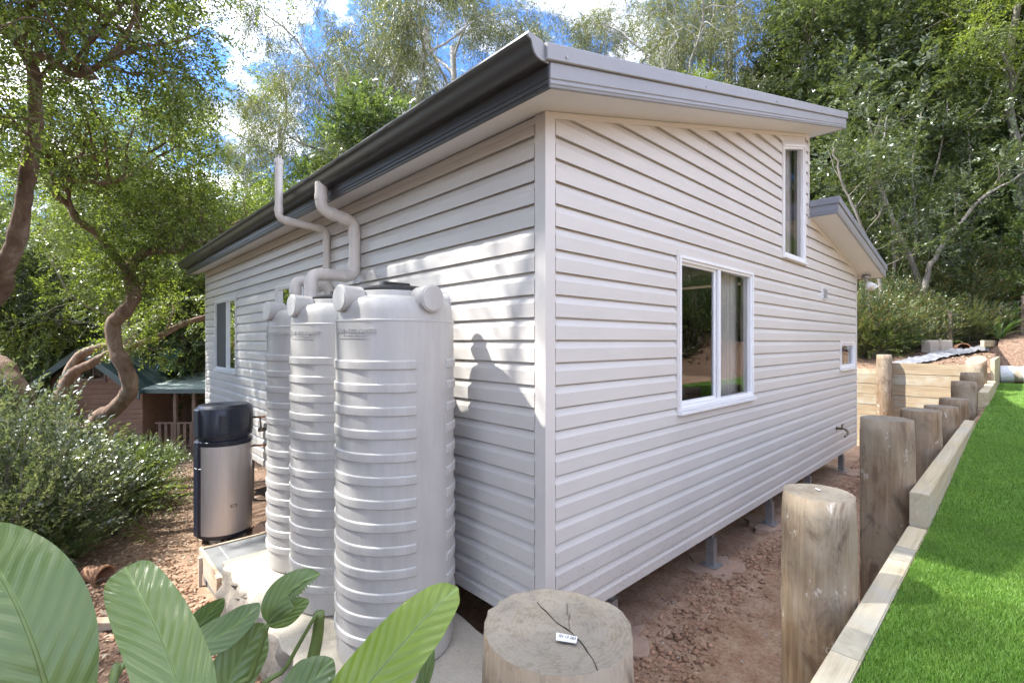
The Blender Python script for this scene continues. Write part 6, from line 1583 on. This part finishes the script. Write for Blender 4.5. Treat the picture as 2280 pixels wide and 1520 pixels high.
# fallen sticks and rails
STK = [((1905, 780), (1955, 720), 10.6, 0.022, "pale stick leaning by the house end"), ((1930, 745), (1985, 790), 10.4, 0.016, "pale stick crossing low behind the stained post"), ((1995, 715), (2125, 700), 12.2, 0.04, "weathered rail lying across the shrubs"),
       ((2055, 715), (2075, 765), 12.0, 0.012, "thin dry cane above the block"), ((1910, 700), (2050, 655), 11.6, 0.012, "long thin branch sloping through the shrubs"), ((2190, 620), (2250, 660), 13.0, 0.03, "grey dead branch near the right edge"), ((1990, 660), (2100, 615), 12.6, 0.015, "bare twig among the rusty shrubs")]
for (a, b, D, r, lab) in STK:
    p, q = at(*a, D), at(*b, D + 0.3); P = curve([p, (p + q) / 2 + rng.normal(0, 0.04, 3), q], 5); v, f = tube(P - p, np.linspace(r, r * 0.6, len(P)), 7); o = MB().add(v, f).build("dry_stick", M['palewood'] if 'pale' in lab or 'cane' in lab else M['deadwood'], smooth=True); o.location = p; tag(o, lab, "stick", "fallen sticks on the bank")

# left path: logs, pot, offcut
def lying(name, a, b, r0, r1, mat, lab, cat, D0=None, n=9):
    v, f = tube(curve([a, (a + b) / 2 + rng.normal(0, 0.03, 3) * [1, 1, 0.3], b], 6) - a, np.linspace(r0, r1, 13), n); o = MB().add(v, f).build(name, mat, smooth=False); o.location = a; return tag(o, lab, cat)
def gp(x, y, dz): return np.array([x, y, Hz(x, y) + dz])
lying("rotting_log", gp(-1.95, 5.2, 0.05), gp(-1.25, 6.9, 0.04), 0.085, 0.06, M['deadwood'], "rotting log lying along the path edge", "log")
lying("rotting_log", gp(-1.75, 5.6, 0.10), gp(-1.35, 6.3, 0.10), 0.05, 0.04, M['deadwood'], "shorter rotting log on top of the long one", "log")
lying("mossy_log", gp(-1.4, 6.9, 0.04), gp(-0.95, 8.3, 0.04), 0.06, 0.05, M['deadwood'], "long low log farther along the path", "log")
for j, (a, b, lab) in enumerate((((-2.05, 3.6), (-1.35, 4.3), "thin stick lying by the broken pot"), ((-2.1, 4.3), (-1.7, 5.2), "thin stick leaning out of the shrub"), ((-1.7, 2.7), (-1.3, 3.3), "short twig on the path"))):
    lying("fallen_stick", gp(*a, 0.02), gp(*b, 0.05 + 0.2 * (j == 1)), 0.014, 0.008, M['palewood'], lab, "stick", n=6)
pot = MB().lathe([(0.055, -0.10), (0.06, -0.10), (0.085, 0.06), (0.098, 0.06), (0.098, 0.10), (0.084, 0.10), (0.080, 0.06), (0.052, -0.085), (0.001, -0.085)], 22); o = pot.build("terracotta_pot", M['terracotta'], auto=40)
o.location = gp(-1.60, 4.10, 0.075); o.rotation_euler = (math.radians(97), 0.1, math.radians(38)); tag(o, "broken terracotta pot lying on its side on the path", "pot")
oc = MB().prism([(-0.13, 0), (0.13, 0), (0.10, 0.05), (-0.05, 0.07), (-0.13, 0.06)], 'y', -0.035, 0.035).build("timber_offcut", M['formply'], bevel=0.004); oc.location = gp(-1.60, 2.86, 0.02); oc.rotation_euler = (0.1, 0.0, -0.5); tag(oc, "wedge shaped timber offcut on the path", "offcut")
lying("white_pipe", gp(-1.90, 3.05, 0.03), gp(-1.72, 2.95, 0.03), 0.024, 0.024, M['white'], "short piece of white pipe beside the offcut", "pipe")
# rock behind the heater
def rock(seed, s):
    g = np.random.default_rng(seed); bm = bmesh.new(); bmesh.ops.create_icosphere(bm, subdivisions=2, radius=1)
    for v in bm.verts: v.co *= 1 + 0.22 * g.standard_normal(); v.co.x *= s[0]; v.co.y *= s[1]; v.co.z *= s[2]
    me = bpy.data.meshes.new("rock"); bm.to_mesh(me); bm.free(); return me
o = obj("rock", rock(5, (0.20, 0.17, 0.13)), M['pad'], None, gp(-0.10, 4.1, 0.04)); tag(o, "rough stone between the heater and the pad", "rock")

# ------------------------------------------------------------------ loose stuff on the ground
g_ = np.random.default_rng(9)
def scatter_leaves(x, y, size, lift=0.012):
    n = len(x); z = H(x, y) + lift * g_.random(n); a = g_.uniform(0, 2 * PI, n); l = size * g_.uniform(0.5, 1.3, n); w_ = l * g_.uniform(0.18, 0.42, n)
    d = np.stack([np.cos(a), np.sin(a), g_.normal(0, 0.25, n)], 1); s = np.stack([-np.sin(a), np.cos(a), g_.normal(0, 0.3, n)], 1); c = np.stack([x, y, z + 0.004], 1)
    return np.stack([c - d * l[:, None] / 2, c + s * w_[:, None] / 2 + [0, 0, 0.003], c + d * l[:, None] / 2, c - s * w_[:, None] / 2 + [0, 0, 0.003]], 1).reshape(-1, 3)
n = 34000; x = g_.uniform(-4.2, 0.2, n); y = g_.uniform(0.3, 11, n); k_ = (x < -0.99) | (y > 3.4); x, y = x[k_], y[k_]; k_ = ~((x > -0.05) & (y < 8)); x, y = x[k_], y[k_]
L1 = scatter_leaves(x, y, 0.055)
n = 9000; x = g_.uniform(-9, 4, n); y = g_.uniform(9, 26, n); L2 = scatter_leaves(x, y, 0.12)
n = 6000; x = g_.uniform(9.5, 15, n); y = g_.uniform(-1.3, 4, n); L3 = scatter_leaves(x, y, 0.075)
lt = obj("leaf_litter", leaves_mesh("leaf_litter", np.concatenate([L1, L2, L3])), M['litter']); tag(lt, "dry fallen leaves strewn over the ground", "leaf litter", kind="stuff")
def lumps(pts, size, squash=0.6):
    "small faceted lumps: jittered octahedra"
    n = len(pts); base_ = np.array([(1, 0, 0), (0, 1, 0), (-1, 0, 0), (0, -1, 0), (0, 0, 1), (0, 0, -1)], float); s = size * g_.uniform(0.4, 1.3, n) ** 1.3
    V_ = base_[None] * s[:, None, None] * g_.uniform(0.55, 1.25, (n, 6, 1)); V_[:, :, 2] *= squash; a = g_.uniform(0, PI, n); c, s_ = np.cos(a)[:, None], np.sin(a)[:, None]
    X, Y = V_[:, :, 0] * c - V_[:, :, 1] * s_, V_[:, :, 0] * s_ + V_[:, :, 1] * c; V_ = np.stack([X, Y, V_[:, :, 2]], 2) + pts[:, None, :]
    F0 = np.array([(0, 1, 4), (1, 2, 4), (2, 3, 4), (3, 0, 4), (1, 0, 5), (2, 1, 5), (3, 2, 5), (0, 3, 5)]); return V_.reshape(-1, 3), (F0[None] + 6 * np.arange(n)[:, None, None]).reshape(-1, 3)
n = 11000; x = g_.uniform(-0.9, 9.3, n); y = np.where(g_.random(n) < 0.9, g_.normal(-0.16, 0.13, n) - 0.10 * np.sin(x * 2.3), g_.uniform(-1.25, 0.5, n)); k_ = (y > -1.28) & (y < 1.2); x, y = x[k_], y[k_]
v, f = lumps(np.stack([x, y, H(x, y) + 0.004], 1), np.where((np.abs(y + 0.16) < 0.3), 0.026 * g_.random(len(y)) ** 4 + 0.004, 0.004)); cl = obj("soil_clods", mesh_np("soil_clods", v, f), M['clod']); tag(cl, "red brown soil crumbs heaped along the house", "soil", kind="stuff")
n = 1500; x = g_.uniform(-1.75, -0.98, n); y = g_.uniform(0.0, 4.2, n); v, f = lumps(np.stack([x, y, H(x, y) + 0.004], 1), np.full(n, 0.022)); cl2 = obj("soil_clods", mesh_np("soil_clods", v, f), M['clod']); tag(cl2, "soil crumbs and chips beside the slab edge", "soil", kind="stuff")
n = 420; x = g_.uniform(-0.9, 8, n); y = g_.uniform(-1.2, 0.2, n); v, f = lumps(np.stack([x, y, H(x, y) + 0.006], 1), np.full(n, 0.008), 0.5); pb = obj("stone_chips", mesh_np("stone_chips", v, f), M['pebble']); tag(pb, "pale stone and plaster chips scattered in the trench", "stone chips", kind="stuff")
for j, (x, y, a, l, lab) in enumerate(((-0.30, -0.82, 0.4, 0.045, "crumpled white scrap nearest the camera in the trench"), (-0.12, -0.52, 1.0, 0.03, "small white scrap beside the soil heap"), (0.52, -0.72, 0.2, 0.05, "long white scrap in the trench by the second post"), (0.32, -0.62, 2.0, 0.028, "white flake left of the long scrap"), (0.42, -0.80, 0.9, 0.032, "white flake close to the second post"))):
    v = [(l * q, l * 0.22 * math.sin(3 * q + w_) * 0.4 + w_ * l * 0.3, 0.004 + 0.006 * abs(math.sin(5 * q + w_))) for q in np.linspace(-1, 1, 6) for w_ in (-1, 1)]
    f = [(2 * i, 2 * i + 1, 2 * i + 3, 2 * i + 2) for i in range(5)]; o = MB().add(v, f).build("plastic_scrap", M['foil']); o.location = gp(x, y, 0.006); o.rotation_euler = (0, 0, a); tag(o, lab, "scrap", "white scraps in the trench")
